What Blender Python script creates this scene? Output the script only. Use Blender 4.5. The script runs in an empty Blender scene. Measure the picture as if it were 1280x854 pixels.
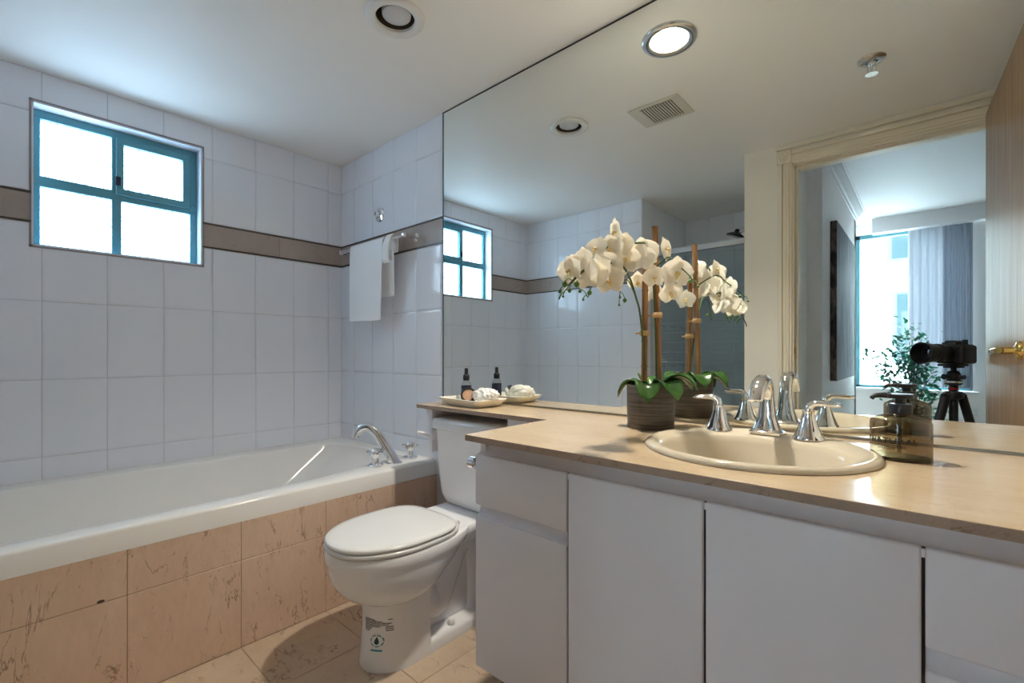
import bpy, bmesh, math, random
from math import pi, sin, cos, atan, radians, sqrt
from mathutils import Vector, Matrix
random.seed(7)
S = bpy.context.scene
COL = S.collection

# ------------------------------------------------------------------ camera, sky, light, exposure
H0 = 1.01                    # lens height
D = 1.42                     # mirror wall plane
CZ = 2.145                   # bathroom ceiling
TH = atan(519.0 / 580.0)     # camera turned left of the mirror normal
XL = -2.668                  # window wall
XR = 0.32                    # right wall
cam_d = bpy.data.cameras.new('camera_view')
cam_d.sensor_width = 36.0
cam_d.lens = 580.0 / 1280.0 * 36.0
cam_d.shift_y = 14.5 / 1280.0
cam_d.clip_start = 0.005
cam = bpy.data.objects.new('camera_view', cam_d)
COL.objects.link(cam)
cam.location = (0, 0, H0)
cam.rotation_euler = (pi / 2, 0, TH)
S.camera = cam
S.view_settings.view_transform = 'Standard'
S.view_settings.look = 'None'
S.view_settings.exposure = 1.27
S.view_settings.gamma = 1.0
S.cycles.max_bounces = 18; S.cycles.diffuse_bounces = 12; S.cycles.glossy_bounces = 8; S.cycles.transparent_max_bounces = 16
S.view_settings.use_curve_mapping = False

world = bpy.data.worlds.new('sky')
S.world = world
world.use_nodes = True
wn = world.node_tree
bg = wn.nodes['Background']
bg.inputs['Color'].default_value = (0.80, 0.90, 1.0, 1)
bg.inputs['Strength'].default_value = 12.0

WINDOW_GLOW = 5.6
LAMP_POWER = 10.3

# sky light coming through the bedroom window
pl = bpy.data.lights.new('bedroom_daylight', 'AREA')
pl.shape = 'RECTANGLE'; pl.size = 2.4; pl.size_y = 1.9
pl.cycles.is_portal = True
po = bpy.data.objects.new('bedroom_daylight', pl)
COL.objects.link(po)
po.location = (0.3, -4.52, 1.5)
po.rotation_euler = (pi / 2, 0, 0)      # faces +Y?  set below
po.rotation_euler = (-pi / 2, 0, pi)

# ------------------------------------------------------------------ materials
MATS = {}
def mat(name, color, rough=0.5, metal=0.0, spec=0.5, coat=0.0, trans=0.0, emit=None, estr=0.0, sss=0.0, ior=1.45):
    m = bpy.data.materials.new(name); m.use_nodes = True
    b = m.node_tree.nodes['Principled BSDF']
    b.inputs['Base Color'].default_value = (*color, 1)
    b.inputs['Roughness'].default_value = rough
    b.inputs['Metallic'].default_value = metal
    b.inputs['Specular IOR Level'].default_value = spec
    b.inputs['Coat Weight'].default_value = coat
    b.inputs['Coat Roughness'].default_value = 0.05
    b.inputs['Transmission Weight'].default_value = trans
    b.inputs['IOR'].default_value = ior
    if emit:
        b.inputs['Emission Color'].default_value = (*emit, 1)
        b.inputs['Emission Strength'].default_value = estr
    MATS[name] = m
    return m
def nt(m): return m.node_tree, m.node_tree.nodes, m.node_tree.links, m.node_tree.nodes['Principled BSDF']
def node(t, typ, **kw):
    n = t.nodes.new(typ)
    for k, v in kw.items(): setattr(n, k, v)
    return n
def coords(t, scale=(1, 1, 1), rot=(0, 0, 0)):
    tc = node(t, 'ShaderNodeTexCoord'); mp = node(t, 'ShaderNodeMapping')
    mp.inputs['Scale'].default_value = scale; mp.inputs['Rotation'].default_value = rot
    t.links.new(tc.outputs['Object'], mp.inputs['Vector'])
    return mp.outputs['Vector']
def noise(t, vec, scale, detail=4, rough=0.55, dist=0.0):
    n = node(t, 'ShaderNodeTexNoise')
    n.inputs['Scale'].default_value = scale; n.inputs['Detail'].default_value = detail
    n.inputs['Roughness'].default_value = rough; n.inputs['Distortion'].default_value = dist
    t.links.new(vec, n.inputs['Vector']); return n.outputs['Fac']
def ramp(t, fac, stops):
    r = node(t, 'ShaderNodeValToRGB'); e = r.color_ramp.elements
    while len(e) < len(stops): e.new(0.5)
    for el, (p, c) in zip(e, stops):
        el.position = p; el.color = (*c, 1) if len(c) == 3 else c
    t.links.new(fac, r.inputs['Fac']); return r.outputs['Color']
def math_(t, op, a, b=None):
    n = node(t, 'ShaderNodeMath', operation=op)
    for i, v in enumerate((a, b)):
        if v is None: continue
        if isinstance(v, (int, float)): n.inputs[i].default_value = v
        else: t.links.new(v, n.inputs[i])
    return n.outputs[0]
def mix(t, fac, a, b):
    n = node(t, 'ShaderNodeMix', data_type='RGBA')
    if isinstance(fac, (int, float)): n.inputs[0].default_value = fac
    else: t.links.new(fac, n.inputs[0])
    for i, v in ((6, a), (7, b)):
        if isinstance(v, tuple): n.inputs[i].default_value = (*v, 1)
        else: t.links.new(v, n.inputs[i])
    return n.outputs[2]
def bump(t, h, strength=0.1, dist=0.01):
    n = node(t, 'ShaderNodeBump'); n.inputs['Strength'].default_value = strength
    n.inputs['Distance'].default_value = dist
    t.links.new(h, n.inputs['Height']); return n.outputs['Normal']

def marble(name, base, light, vein, stretch, vscale, amount, rough, pits=0.0):
    """warm limestone with thin broken veins"""
    m = mat(name, base, rough, spec=0.4); t, n, l, b = nt(m)
    v = coords(t, stretch)
    n1 = noise(t, v, 3.0, 5, 0.6, 0.4)
    cloud = ramp(t, n1, [(0.3, base), (0.7, light)])
    fine = noise(t, v, 38.0, 3, 0.6)
    cloud = mix(t, math_(t, 'MULTIPLY', fine, 0.25), cloud, vein)
    w = noise(t, v, vscale, 6, 0.62, 0.6)
    d = math_(t, 'ABSOLUTE', math_(t, 'SUBTRACT', w, 0.5))
    line = ramp(t, d, [(0.0, (1, 1, 1)), (0.012, (0, 0, 0))])
    msk = ramp(t, noise(t, v, vscale * 1.9, 3, 0.6), [(0.46, (0, 0, 0)), (0.60, (1, 1, 1))])
    fac = math_(t, 'MULTIPLY', math_(t, 'MULTIPLY', line, msk), amount)
    c = mix(t, fac, cloud, vein)
    if pits:
        p = node(t, 'ShaderNodeTexVoronoi'); p.inputs['Scale'].default_value = 26
        l.new(v, p.inputs['Vector'])
        pm = ramp(t, p.outputs['Distance'], [(0.05, (1, 1, 1)), (0.16, (0, 0, 0))])
        pk = ramp(t, noise(t, v, 9.0, 2), [(0.58, (0, 0, 0)), (0.66, (1, 1, 1))])
        c = mix(t, math_(t, 'MULTIPLY', math_(t, 'MULTIPLY', pm, pk), pits), c, vein)
        n9 = noise(t, coords(t), 85.0, 3, 0.6); m9 = noise(t, coords(t), 14.0, 2)
        sp9 = math_(t, 'MULTIPLY', ramp(t, n9, [(0.62, (0, 0, 0)), (0.68, (1, 1, 1))]), ramp(t, m9, [(0.50, (0, 0, 0)), (0.62, (1, 1, 1))]))
        c = mix(t, math_(t, 'MULTIPLY', sp9, pits * 0.6), c, vein)
    l.new(c, b.inputs['Base Color'])
    return m

M = {}
M['paint'] = mat('ceiling_paint', (0.88, 0.865, 0.84), 0.55, spec=0.3)
M['wallpaint'] = mat('warm_wall_paint', (0.82, 0.78, 0.70), 0.5, spec=0.3)
M['bedwall'] = mat('bedroom_wall_paint', (0.83, 0.80, 0.79), 0.6, spec=0.3)
M['bedceil'] = mat('bedroom_ceiling_paint', (0.70, 0.70, 0.71), 0.6, spec=0.3)
M['bedfloor'] = mat('bedroom_carpet', (0.62, 0.58, 0.52), 0.9, spec=0.1)
M['tile'] = mat('white_glazed_tile', (0.83, 0.855, 0.925), 0.10, spec=0.5)
M['grout'] = mat('tile_grout', (0.60, 0.60, 0.60), 0.8, spec=0.2)
M['border'] = marble('brown_border_stone', (0.40, 0.33, 0.29), (0.48, 0.40, 0.36), (0.28, 0.21, 0.18), (1, 1, 1), 9, 0.8, 0.28)
M['liner'] = mat('dark_bronze_liner', (0.10, 0.075, 0.06), 0.25)
M['apron'] = marble('peach_marble_apron', (0.68, 0.48, 0.35), (0.76, 0.57, 0.44), (0.20, 0.12, 0.08), (1.0, 1.9, 0.62), 5.5, 0.95, 0.32, 0.7)
M['floor'] = marble('peach_marble_floor', (0.56, 0.43, 0.31), (0.66, 0.52, 0.39), (0.20, 0.13, 0.09), (1.0, 1.3, 1.0), 4.6, 0.95, 0.25, 0.5)
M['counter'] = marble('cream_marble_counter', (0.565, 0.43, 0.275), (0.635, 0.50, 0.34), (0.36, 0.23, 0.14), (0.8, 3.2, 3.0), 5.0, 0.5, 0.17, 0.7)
M['cedge'] = marble('shaded_honed_edge', (0.40, 0.30, 0.235), (0.46, 0.35, 0.27), (0.10, 0.06, 0.04), (1, 1, 1), 14.0, 0.8, 0.5, 0.95)  # unpolished pitted edge; its brown also holds painted shade from top lighting
M['fgrout'] = mat('floor_grout', (0.36, 0.25, 0.16), 0.8)
M['acrylic'] = mat('white_tub_acrylic', (0.84, 0.83, 0.81), 0.14, spec=0.5)
M['china'] = mat('white_vitreous_china', (0.86, 0.855, 0.87), 0.09, spec=0.5)
M['seatplastic'] = mat('white_seat_plastic', (0.77, 0.765, 0.755), 0.16)
M['bisque'] = mat('bisque_china', (0.60, 0.525, 0.405), 0.09, spec=0.5)
M['melamine'] = mat('white_melamine', (0.77, 0.755, 0.81), 0.32, spec=0.45)
M['dark'] = mat('dark_gap', (0.035, 0.025, 0.02), 0.8)
M['chrome'] = mat('chrome', (0.86, 0.86, 0.87), 0.05, metal=1)
M['satin'] = mat('satin_chrome', (0.75, 0.76, 0.77), 0.22, metal=1)
M['brass'] = mat('polished_brass', (0.78, 0.55, 0.20), 0.12, metal=1)
M['mirror'] = mat('mirror_silver', (0.85, 0.875, 0.85), 0.0, metal=1)
M['mirror_edge'] = mat('mirror_edge', (0.03, 0.035, 0.035), 0.3)
M['teal'] = mat('teal_aluminium', (0.10, 0.30, 0.36), 0.35)
M['black'] = mat('black_plastic', (0.012, 0.012, 0.014), 0.38)
M['blackrub'] = mat('black_rubber', (0.018, 0.018, 0.02), 0.6)
M['blackgloss'] = mat('black_gloss', (0.01, 0.01, 0.012), 0.12)
M['lensglass'] = mat('lens_glass', (0.012, 0.012, 0.02), 0.03, spec=0.8)
M['red'] = mat('red_accent', (0.45, 0.02, 0.02), 0.4)
M['white_plastic'] = mat('white_plastic', (0.78, 0.78, 0.77), 0.4)
M['vent'] = mat('vent_enamel', (0.66, 0.64, 0.58), 0.45)
M['bulb_off'] = mat('frosted_bulb', (0.62, 0.63, 0.66), 0.25)
M['bulb_on'] = mat('glowing_bulb', (1, 0.9, 0.7), 0.4, emit=(1.0, 0.88, 0.66), estr=6.0)
M['can'] = mat('reflector_can', (0.50, 0.45, 0.36), 0.3)
M['ceramic'] = mat('cream_ceramic', (0.80, 0.77, 0.69), 0.18)
M['bamboo'] = mat('bamboo', (0.42, 0.19, 0.06), 0.45)
M['raffia'] = mat('raffia_tie', (0.62, 0.40, 0.20), 0.8)
M['stem'] = mat('orchid_stem', (0.055, 0.11, 0.03), 0.45)
M['budm'] = mat('green_bud', (0.11, 0.24, 0.045), 0.4)
M['leaf'] = mat('orchid_leaf', (0.035, 0.10, 0.02), 0.22)
M['moss'] = mat('pot_moss', (0.05, 0.045, 0.03), 0.95)
M['ficus'] = mat('ficus_leaf', (0.07, 0.30, 0.19), 0.35)
M['trunk'] = mat('ficus_trunk', (0.16, 0.11, 0.07), 0.7)
M['lip'] = mat('orchid_lip', (0.85, 0.68, 0.36), 0.5)
M['label_navy'] = mat('navy_label', (0.022, 0.022, 0.045), 0.4)
M['clear'] = None
M['tan'] = mat('tan_wood', (0.46, 0.27, 0.17), 0.5)
M['puff'] = mat('white_mesh_puff', (0.86, 0.84, 0.79), 0.7)
M['ink'] = mat('black_ink', (0.012, 0.012, 0.012), 0.5)
M['teal_ink'] = mat('teal_ink', (0.05, 0.30, 0.40), 0.5)
M['facade'] = mat('white_facade', (0.80, 0.84, 0.86), 0.7)
M['facade_glass'] = mat('facade_window_glass', (0.025, 0.04, 0.045), 0.5, spec=0.0)
M['facade_frame'] = mat('facade_window_frame', (0.06, 0.09, 0.095), 0.5, spec=0.0)
M['art_edge'] = mat('canvas_edge', (0.05, 0.03, 0.025), 0.7)
M['casing'] = mat('cream_casing_paint', (0.80, 0.73, 0.60), 0.4)

# petals: thin and translucent
m = mat('orchid_petal', (0.90, 0.86, 0.77), 0.5, spec=0.25); M['petal'] = m
t, n, l, b = nt(m)
tr = node(t, 'ShaderNodeBsdfTranslucent'); tr.inputs['Color'].default_value = (0.9, 0.84, 0.70, 1)
mx = node(t, 'ShaderNodeMixShader'); mx.inputs[0].default_value = 0.3
l.new(b.outputs[0], mx.inputs[1]); l.new(tr.outputs[0], mx.inputs[2])
l.new(mx.outputs[0], n['Material Output'].inputs['Surface'])
t, n, l, b = nt(M['ficus'])
tr = node(t, 'ShaderNodeBsdfTranslucent'); tr.inputs['Color'].default_value = (0.10, 0.42, 0.24, 1)
mx = node(t, 'ShaderNodeMixShader'); mx.inputs[0].default_value = 0.25
l.new(b.outputs[0], mx.inputs[1]); l.new(tr.outputs[0], mx.inputs[2]); l.new(mx.outputs[0], n['Material Output'].inputs['Surface'])
# towel terry
m = mat('white_terry', (0.95, 0.95, 0.96), 0.9, spec=0.1); M['terry'] = m
t, n, l, b = nt(m)
l.new(bump(t, noise(t, coords(t), 420, 2), 0.5, 0.002), b.inputs['Normal'])
b.inputs['Sheen Weight'].default_value = 0.3
# pot: dark striped concrete
m = mat('striped_stone_pot', (0.075, 0.062, 0.05), 0.5); M['pot'] = m
t, n, l, b = nt(m)
nz = noise(t, coords(t, (3, 3, 90)), 2.5, 4, 0.6)
l.new(ramp(t, nz, [(0.35, (0.05, 0.042, 0.036)), (0.68, (0.15, 0.125, 0.10))]), b.inputs['Base Color'])
# bamboo
t, n, l, b = nt(M['bamboo'])
l.new(ramp(t, noise(t, coords(t, (60, 60, 4)), 2, 4), [(0.35, (0.17, 0.07, 0.022)), (0.65, (0.42, 0.21, 0.075))]), b.inputs['Base Color'])
# door wood: vertical grain
m = mat('brown_oak_veneer', (0.36, 0.22, 0.12), 0.3, spec=0.35); M['door'] = m
t, n, l, b = nt(m)
nz = noise(t, coords(t, (40, 40, 0.9)), 2.2, 6, 0.65, 0.3)
l.new(ramp(t, nz, [(0.3, (0.24, 0.135, 0.065)), (0.7, (0.44, 0.28, 0.155))]), b.inputs['Base Color'])
l.new(ramp(t, nz, [(0.3, (0.46, 0.46, 0.46)), (0.7, (0.33, 0.33, 0.33))]), b.inputs['Roughness'])
# orchid leaf: mottled darker and lighter green
t, n, l, b = nt(M['leaf'])
l.new(ramp(t, noise(t, coords(t), 30, 3), [(0.3, (0.025, 0.075, 0.015)), (0.75, (0.06, 0.15, 0.03))]), b.inputs['Base Color'])
# apron: one dark fossil pit as in the stone
# canvas art: blurred greys, streaked
m = mat('abstract_canvas_paint', (0.2, 0.2, 0.23), 0.6); M['art'] = m
t, n, l, b = nt(m)
v = coords(t, (1, 7, 1.1))
a1 = noise(t, v, 2.4, 6, 0.65, 0.8)
c1 = ramp(t, a1, [(0.25, (0.05, 0.05, 0.065)), (0.5, (0.14, 0.14, 0.17)), (0.75, (0.33, 0.33, 0.36))])
l.new(c1, b.inputs['Base Color'])
t, n, l, b = nt(M['art_edge'])
l.new(ramp(t, noise(t, coords(t, (6, 6, 2)), 5, 5), [(0.4, (0.02, 0.013, 0.012)), (0.7, (0.22, 0.14, 0.11))]), b.inputs['Base Color'])

def frosted(name, tint, strength):
    """obscure glass pane lit from the sky behind it"""
    m = mat(name, (0.75, 0.8, 0.85), 0.25); t, n, l, b = nt(m)
    nz = noise(t, coords(t, (1, 1, 1)), 95, 4, 0.7)
    big = noise(t, coords(t, (1, 1, 1)), 5, 3, 0.6)
    f = math_(t, 'ADD', math_(t, 'MULTIPLY', nz, 0.85), math_(t, 'MULTIPLY', big, 0.15))
    c = ramp(t, f, [(0.43, tuple(x * 0.09 for x in tint)), (0.54, tint)])
    l.new(c, b.inputs['Emission Color']); b.inputs['Emission Strength'].default_value = strength
    return m
M['pane'] = frosted('frosted_pane', (0.52, 0.77, 1.0), WINDOW_GLOW)

def thin_glass(name, tint, gloss=0.08, grough=0.02):
    m = bpy.data.materials.new(name); m.use_nodes = True
    t = m.node_tree; n = t.nodes; l = t.links; n.remove(n['Principled BSDF'])
    tr = node(t, 'ShaderNodeBsdfTransparent'); tr.inputs['Color'].default_value = (*tint, 1)
    gl = node(t, 'ShaderNodeBsdfGlossy'); gl.inputs['Roughness'].default_value = grough
    lw = node(t, 'ShaderNodeLayerWeight'); lw.inputs['Blend'].default_value = 0.35
    f = math_(t, 'ADD', math_(t, 'MULTIPLY', lw.outputs['Facing'], 0.35), gloss * 0.4)
    mx = node(t, 'ShaderNodeMixShader')
    l.new(f, mx.inputs[0]); l.new(tr.outputs[0], mx.inputs[1]); l.new(gl.outputs[0], mx.inputs[2])
    l.new(mx.outputs[0], n['Material Output'].inputs['Surface'])
    return m
M['smoke'] = thin_glass('smoked_amber_glass', (0.47, 0.41, 0.31))
M['clear'] = thin_glass('clear_glass', (0.93, 0.95, 0.94))
M['showerglass'] = thin_glass('shower_door_glass', (0.80, 0.86, 0.87), 0.05)
M['frost_stripe'] = mat('etched_stripe', (0.30, 0.34, 0.36), 0.5)
M['windowglass'] = thin_glass('clear_window_glass', (0.93, 0.98, 0.98), 0.04)
m = mat('sheer_curtain', (0.72, 0.74, 0.78), 0.8); M['sheer'] = m
t, n, l, b = nt(m)
tr = node(t, 'ShaderNodeBsdfTranslucent'); tr.inputs['Color'].default_value = (0.34, 0.36, 0.39, 1)
mx = node(t, 'ShaderNodeMixShader'); mx.inputs[0].default_value = 0.5
l.new(b.outputs[0], mx.inputs[1]); l.new(tr.outputs[0], mx.inputs[2]); l.new(mx.outputs[0], n['Material Output'].inputs['Surface'])
m = mat('grey_curtain', (0.36, 0.38, 0.42), 0.8); M['greycurtain'] = m
t, n, l, b = nt(m)
tr = node(t, 'ShaderNodeBsdfTranslucent'); tr.inputs['Color'].default_value = (0.28, 0.31, 0.36, 1)
mx = node(t, 'ShaderNodeMixShader'); mx.inputs[0].default_value = 0.35
l.new(b.outputs[0], mx.inputs[1]); l.new(tr.outputs[0], mx.inputs[2]); l.new(mx.outputs[0], n['Material Output'].inputs['Surface'])

# ------------------------------------------------------------------ mesh helpers
class MB:
    def __init__(s): s.bm = bmesh.new()
    def box(s, a, b, bev=0.0, seg=2):
        t = bmesh.new()
        bmesh.ops.create_cube(t, size=1)
        c = [(a[i] + b[i]) / 2 for i in range(3)]; d = [abs(b[i] - a[i]) for i in range(3)]
        for v in t.verts: v.co = Vector((c[i] + v.co[i] * d[i] for i in range(3)))
        if bev > 0:
            bmesh.ops.bevel(t, geom=list(t.edges), offset=min(bev, min(d) * 0.49), segments=seg, profile=0.5, affect='EDGES')
        s.merge(t); return s
    def merge(s, t, mx=None):
        if mx is not None: t.transform(mx)
        me = bpy.data.meshes.new('tmp'); t.to_mesh(me); t.free()
        s.bm.from_mesh(me); bpy.data.meshes.remove(me)
    def loft(s, rings, cap0=True, cap1=True, closed=True):
        R = [[s.bm.verts.new(p) for p in r] for r in rings]
        n = len(R[0])
        for a, b in zip(R[:-1], R[1:]):
            for i in range(n if closed else n - 1):
                j = (i + 1) % n
                s.bm.faces.new((a[i], a[j], b[j], b[i]))
        if cap0: s.bm.faces.new(list(reversed(R[0])))
        if cap1: s.bm.faces.new(R[-1])
        return s
    def lathe(s, prof, c=(0, 0, 0), seg=32, mx=None, cap0=False, cap1=False):
        t = MB(); rings = []
        for r, z in prof:
            r = max(r, 0.0002)
            rings.append([Vector((r * cos(2 * pi * k / seg), r * sin(2 * pi * k / seg), z)) for k in range(seg)])
        t.loft(rings, cap0, cap1)
        m4 = Matrix.Translation(Vector(c)) @ (mx if mx is not None else Matrix.Identity(4))
        s.merge(t.bm, m4); return s
    def tube(s, pts, rad, seg=12, smooth=0, flat=None):
        pts = [Vector(p) for p in pts]
        if not isinstance(rad, (list, tuple)): rad = [rad] * len(pts)
        if smooth: pts, rad = catmull(pts, rad, smooth)
        rings = []; up = None
        for i, p in enumerate(pts):
            d = (pts[min(i + 1, len(pts) - 1)] - pts[max(i - 1, 0)]).normalized()
            if up is None:
                up = Vector((0, 0, 1)) if abs(d.z) < 0.9 else Vector((1, 0, 0))
            x = d.cross(up).normalized(); up = x.cross(d).normalized()
            f = flat if flat else 1.0
            rings.append([p + (x * cos(2 * pi * k / seg) + up * f * sin(2 * pi * k / seg)) * rad[i] for k in range(seg)])
        return s.loft(rings)
    def prism(s, poly, z0, z1, mx=None):
        t = bmesh.new()
        a = [t.verts.new((x, y, z0)) for x, y in poly]; b = [t.verts.new((x, y, z1)) for x, y in poly]
        t.faces.new(list(reversed(a))); t.faces.new(b)
        n = len(a)
        for i in range(n): t.faces.new((a[i], a[(i + 1) % n], b[(i + 1) % n], b[i]))
        s.merge(t, mx); return s
    def quad(s, pts):
        s.bm.faces.new([s.bm.verts.new(p) for p in pts]); return s
    def build(s, name, m, parent=None, smooth=35, origin=None):
        bmesh.ops.recalc_face_normals(s.bm, faces=s.bm.faces)
        me = bpy.data.meshes.new(name); 
        if origin is not None: s.bm.transform(Matrix.Translation(-Vector(origin)))
        s.bm.to_mesh(me); s.bm.free()
        ms = m if isinstance(m, (list, tuple)) else [m]
        for k in ms: me.materials.append(k)
        if smooth:
            me.polygons.foreach_set('use_smooth', [True] * len(me.polygons))
            me.set_sharp_from_angle(angle=radians(smooth))
        o = bpy.data.objects.new(name, me); COL.objects.link(o)
        if origin is not None: o.location = origin
        if parent is not None:
            o.parent = parent
            if parent.type == 'EMPTY' and origin is None:
                o.matrix_parent_inverse = Matrix.Translation(-parent.location)
            elif origin is not None:
                o.location = Vector(origin) - world_loc(parent)
            else:
                o.matrix_parent_inverse = Matrix.Translation(-world_loc(parent))
        return o
def world_loc(o):
    p = Vector(o.location)
    q = o
    while q is not None:
        if q.parent is None: return p
        p = q.matrix_parent_inverse @ p + Vector(world_loc(q.parent)) if False else p
        # children are built in world coordinates with the parent's offset undone
        return Vector((0, 0, 0)) if q.matrix_parent_inverse != Matrix.Identity(4) else p + world_loc(q.parent)
    return p
def catmull(P, R, k):
    out, ro = [], []
    n = len(P)
    for i in range(n - 1):
        p0 = P[max(i - 1, 0)]; p1 = P[i]; p2 = P[i + 1]; p3 = P[min(i + 2, n - 1)]
        for j in range(k):
            u = j / k
            out.append(0.5 * ((2 * p1) + (p2 - p0) * u + (2 * p0 - 5 * p1 + 4 * p2 - p3) * u * u + (3 * p1 - p0 - 3 * p2 + p3) * u ** 3))
            ro.append(R[i] * (1 - u) + R[i + 1] * u)
    out.append(P[-1]); ro.append(R[-1])
    return out, ro
def empty(name, loc, label, cat, group=None):
    o = bpy.data.objects.new(name, None); COL.objects.link(o)
    o.location = loc; o.empty_display_size = 0.05
    return tag(o, label, cat, group)
def tag(o, label, cat, group=None):
    o['label'] = label; o['category'] = cat
    if group: o['group'] = group
    return o
def struct(o):
    o['kind'] = 'structure'; return o
def rrect(cx, cy, hx, hy, r, z, n=6):
    pts = []
    r = min(r, hx * 0.999, hy * 0.999)
    for (sx, sy, a0) in ((1, 1, 0), (-1, 1, 90), (-1, -1, 180), (1, -1, 270)):
        for k in range(n + 1):
            a = radians(a0 + 90 * k / n)
            pts.append(Vector((cx + sx * (hx - r) + r * cos(a), cy + sy * (hy - r) + r * sin(a), z)))
    return pts
def egg(cx, cy, w, lf, lr, z, n=40, pf=2.0, pr=2.0):
    """outline with its front toward -Y"""
    out = []
    for k in range(n):
        a = 2 * pi * k / n
        s_, c_ = sin(a), cos(a)
        p = pf if c_ < 0 else pr
        x = w * (abs(s_) ** (2 / p)) * (1 if s_ >= 0 else -1)
        y = (lf if c_ < 0 else lr) * (abs(c_) ** (2 / p)) * (1 if c_ >= 0 else -1)
        out.append(Vector((cx + x, cy + y, z)))
    return out

# ------------------------------------------------------------------ room shell
# bathroom ceiling (three downlight holes are covered by the fittings)
ch = bmesh.new()
def loop_edges(bm, pts):
    vs = [bm.verts.new(p) for p in pts]
    return [bm.edges.new((vs[i], vs[(i + 1) % len(vs)])) for i in range(len(vs))]
DL = ((-1.339, .905, .066), (-.695, 1.201, .068))
ed = loop_edges(ch, [(XL - .16, -.18, CZ), (XR + .1, -.18, CZ), (XR + .1, D + .1, CZ), (XL - .16, D + .1, CZ)])
for (x, y, q) in DL: ed += loop_edges(ch, [(x + q * cos(2 * pi * k / 40), y + q * sin(2 * pi * k / 40), CZ) for k in range(40)])
bmesh.ops.triangle_fill(ch, use_beauty=True, edges=ed, normal=(0, 0, -1))
for fc in list(ch.faces):
    c_ = fc.calc_center_median()
    if any((c_.x - x) ** 2 + (c_.y - y) ** 2 < (q * .98) ** 2 for x, y, q in DL): ch.faces.remove(fc)
ex = bmesh.ops.extrude_face_region(ch, geom=list(ch.faces))
for v in [q for q in ex['geom'] if isinstance(q, bmesh.types.BMVert)]: v.co.z += .16
cm_ = MB(); cm_.merge(ch); cm_.box((XL - .16, -1.3, CZ), (-0.78, -0.18, CZ + .1))
struct(cm_.build('ceiling', M['paint'], smooth=0))
# floor tiles
f = MB()
xs = [-1.755, -1.462, -1.157, -0.852, -0.547, -0.242, 0.063, XR]
ys = [-0.04, 0.262, 0.566, 0.867, 1.168, D]
for i in range(len(xs) - 1):
    for j in range(len(ys) - 1):
        f.box((xs[i] + .001, ys[j] + .001, -0.012), (xs[i + 1] - .001, ys[j + 1] - .001, 0), 0.0012, 1)
o = struct(f.build('floor', M['floor'], smooth=0))
struct(MB().box((XL - .16, -1.3, -0.08), (XR + .1, D + .1, -0.002)).build('floor_grout_bed', M['fgrout'], smooth=0))

def tile_wall(name, o, ud, nd, us, vs, hole=None, skip=None):
    """glazed tiles with pillowed edges, one mesh; o + u*ud + z"""
    ud = Vector(ud); nd = Vector(nd); w = MB()
    rnd = random.Random(len(us) * 31 + len(vs))
    for i in range(len(us) - 1):
        for j in range(len(vs) - 1):
            if skip and skip(us[i], us[i + 1], vs[j], vs[j + 1]): continue
            p, q, r, s = us[i], us[i + 1], vs[j], vs[j + 1]
            rects = [(p, q, r, s, 1, 1, 1, 1)]; cut = False
            if hole:
                a0, a1, b0, b1 = hole
                if not (q <= a0 or p >= a1 or s <= b0 or r >= b1):
                    cut = True; rects = []
                    if r < b0: rects.append((p, q, r, b0, 1, 1, 1, 0))
                    if s > b1: rects.append((p, q, b1, s, 1, 1, 0, 1))
                    rr, ss = max(r, b0), min(s, b1); fb, ft = int(r >= b0), int(s <= b1)
                    if p < a0: rects.append((p, a0, rr, ss, 1, 0, fb, ft))
                    if q > a1: rects.append((a1, q, rr, ss, 0, 1, fb, ft))
            tu, tv = (0, 0) if cut else (rnd.uniform(-.0007, .0007), rnd.uniform(-.0007, .0007))
            for (p, q, r, s, fl_, fr_, fb, ft) in rects:
                if q - p < 0.006 or s - r < 0.006: continue
                g = 0.0009; rings = []
                for ins, dep in ((g, 0.0), (g, 0.0026), (g + 0.0014, 0.0034), (min(g + 0.012, (q - p) * .4, (s - r) * .4), 0.0038)):
                    ring = []
                    for (u, v, su, sv) in ((p + ins * fl_, r + ins * fb, -1, -1), (q - ins * fr_, r + ins * fb, 1, -1), (q - ins * fr_, s - ins * ft, 1, 1), (p + ins * fl_, s - ins * ft, -1, 1)):
                        dd = dep + (tu * su + tv * sv if dep > 0 else 0)
                        ring.append(Vector(o) + ud * u + Vector((0, 0, v)) + nd * dd)
                    rings.append(ring)
                w.loft(rings, cap0=False)
    return struct(w.build(name, M['tile'], smooth=60))

ROWS = [0.43, 0.589, 0.902, 1.220, 1.531, 1.658, 1.976, CZ]
isborder = lambda a, b, c, d: abs(c - 1.531) < .001
WIN = (0.101, 0.687, 1.441, 2.022)                    # y0 y1 z0 z1 of the window opening
ycols = [-0.345, -0.272, -0.071, 0.130, 0.331, 0.532, 0.732, 0.932, 1.132, 1.333, D]
tile_wall('wall_left_tiles', (XL, 0, 0), (0, 1, 0), (1, 0, 0), ycols, ROWS, hole=WIN, skip=isborder)
w = MB()
y0, y1, z0, z1 = WIN
w.box((XL - .16, -1.3, 0), (XL, y0, CZ)).box((XL - .16, y1, 0), (XL, D + .1, CZ))
w.box((XL - .16, y0, 0), (XL, y1, z0)).box((XL - .16, y0, z1), (XL, y1, CZ))
struct(w.build('wall_left', M['grout'], smooth=0))
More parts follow.
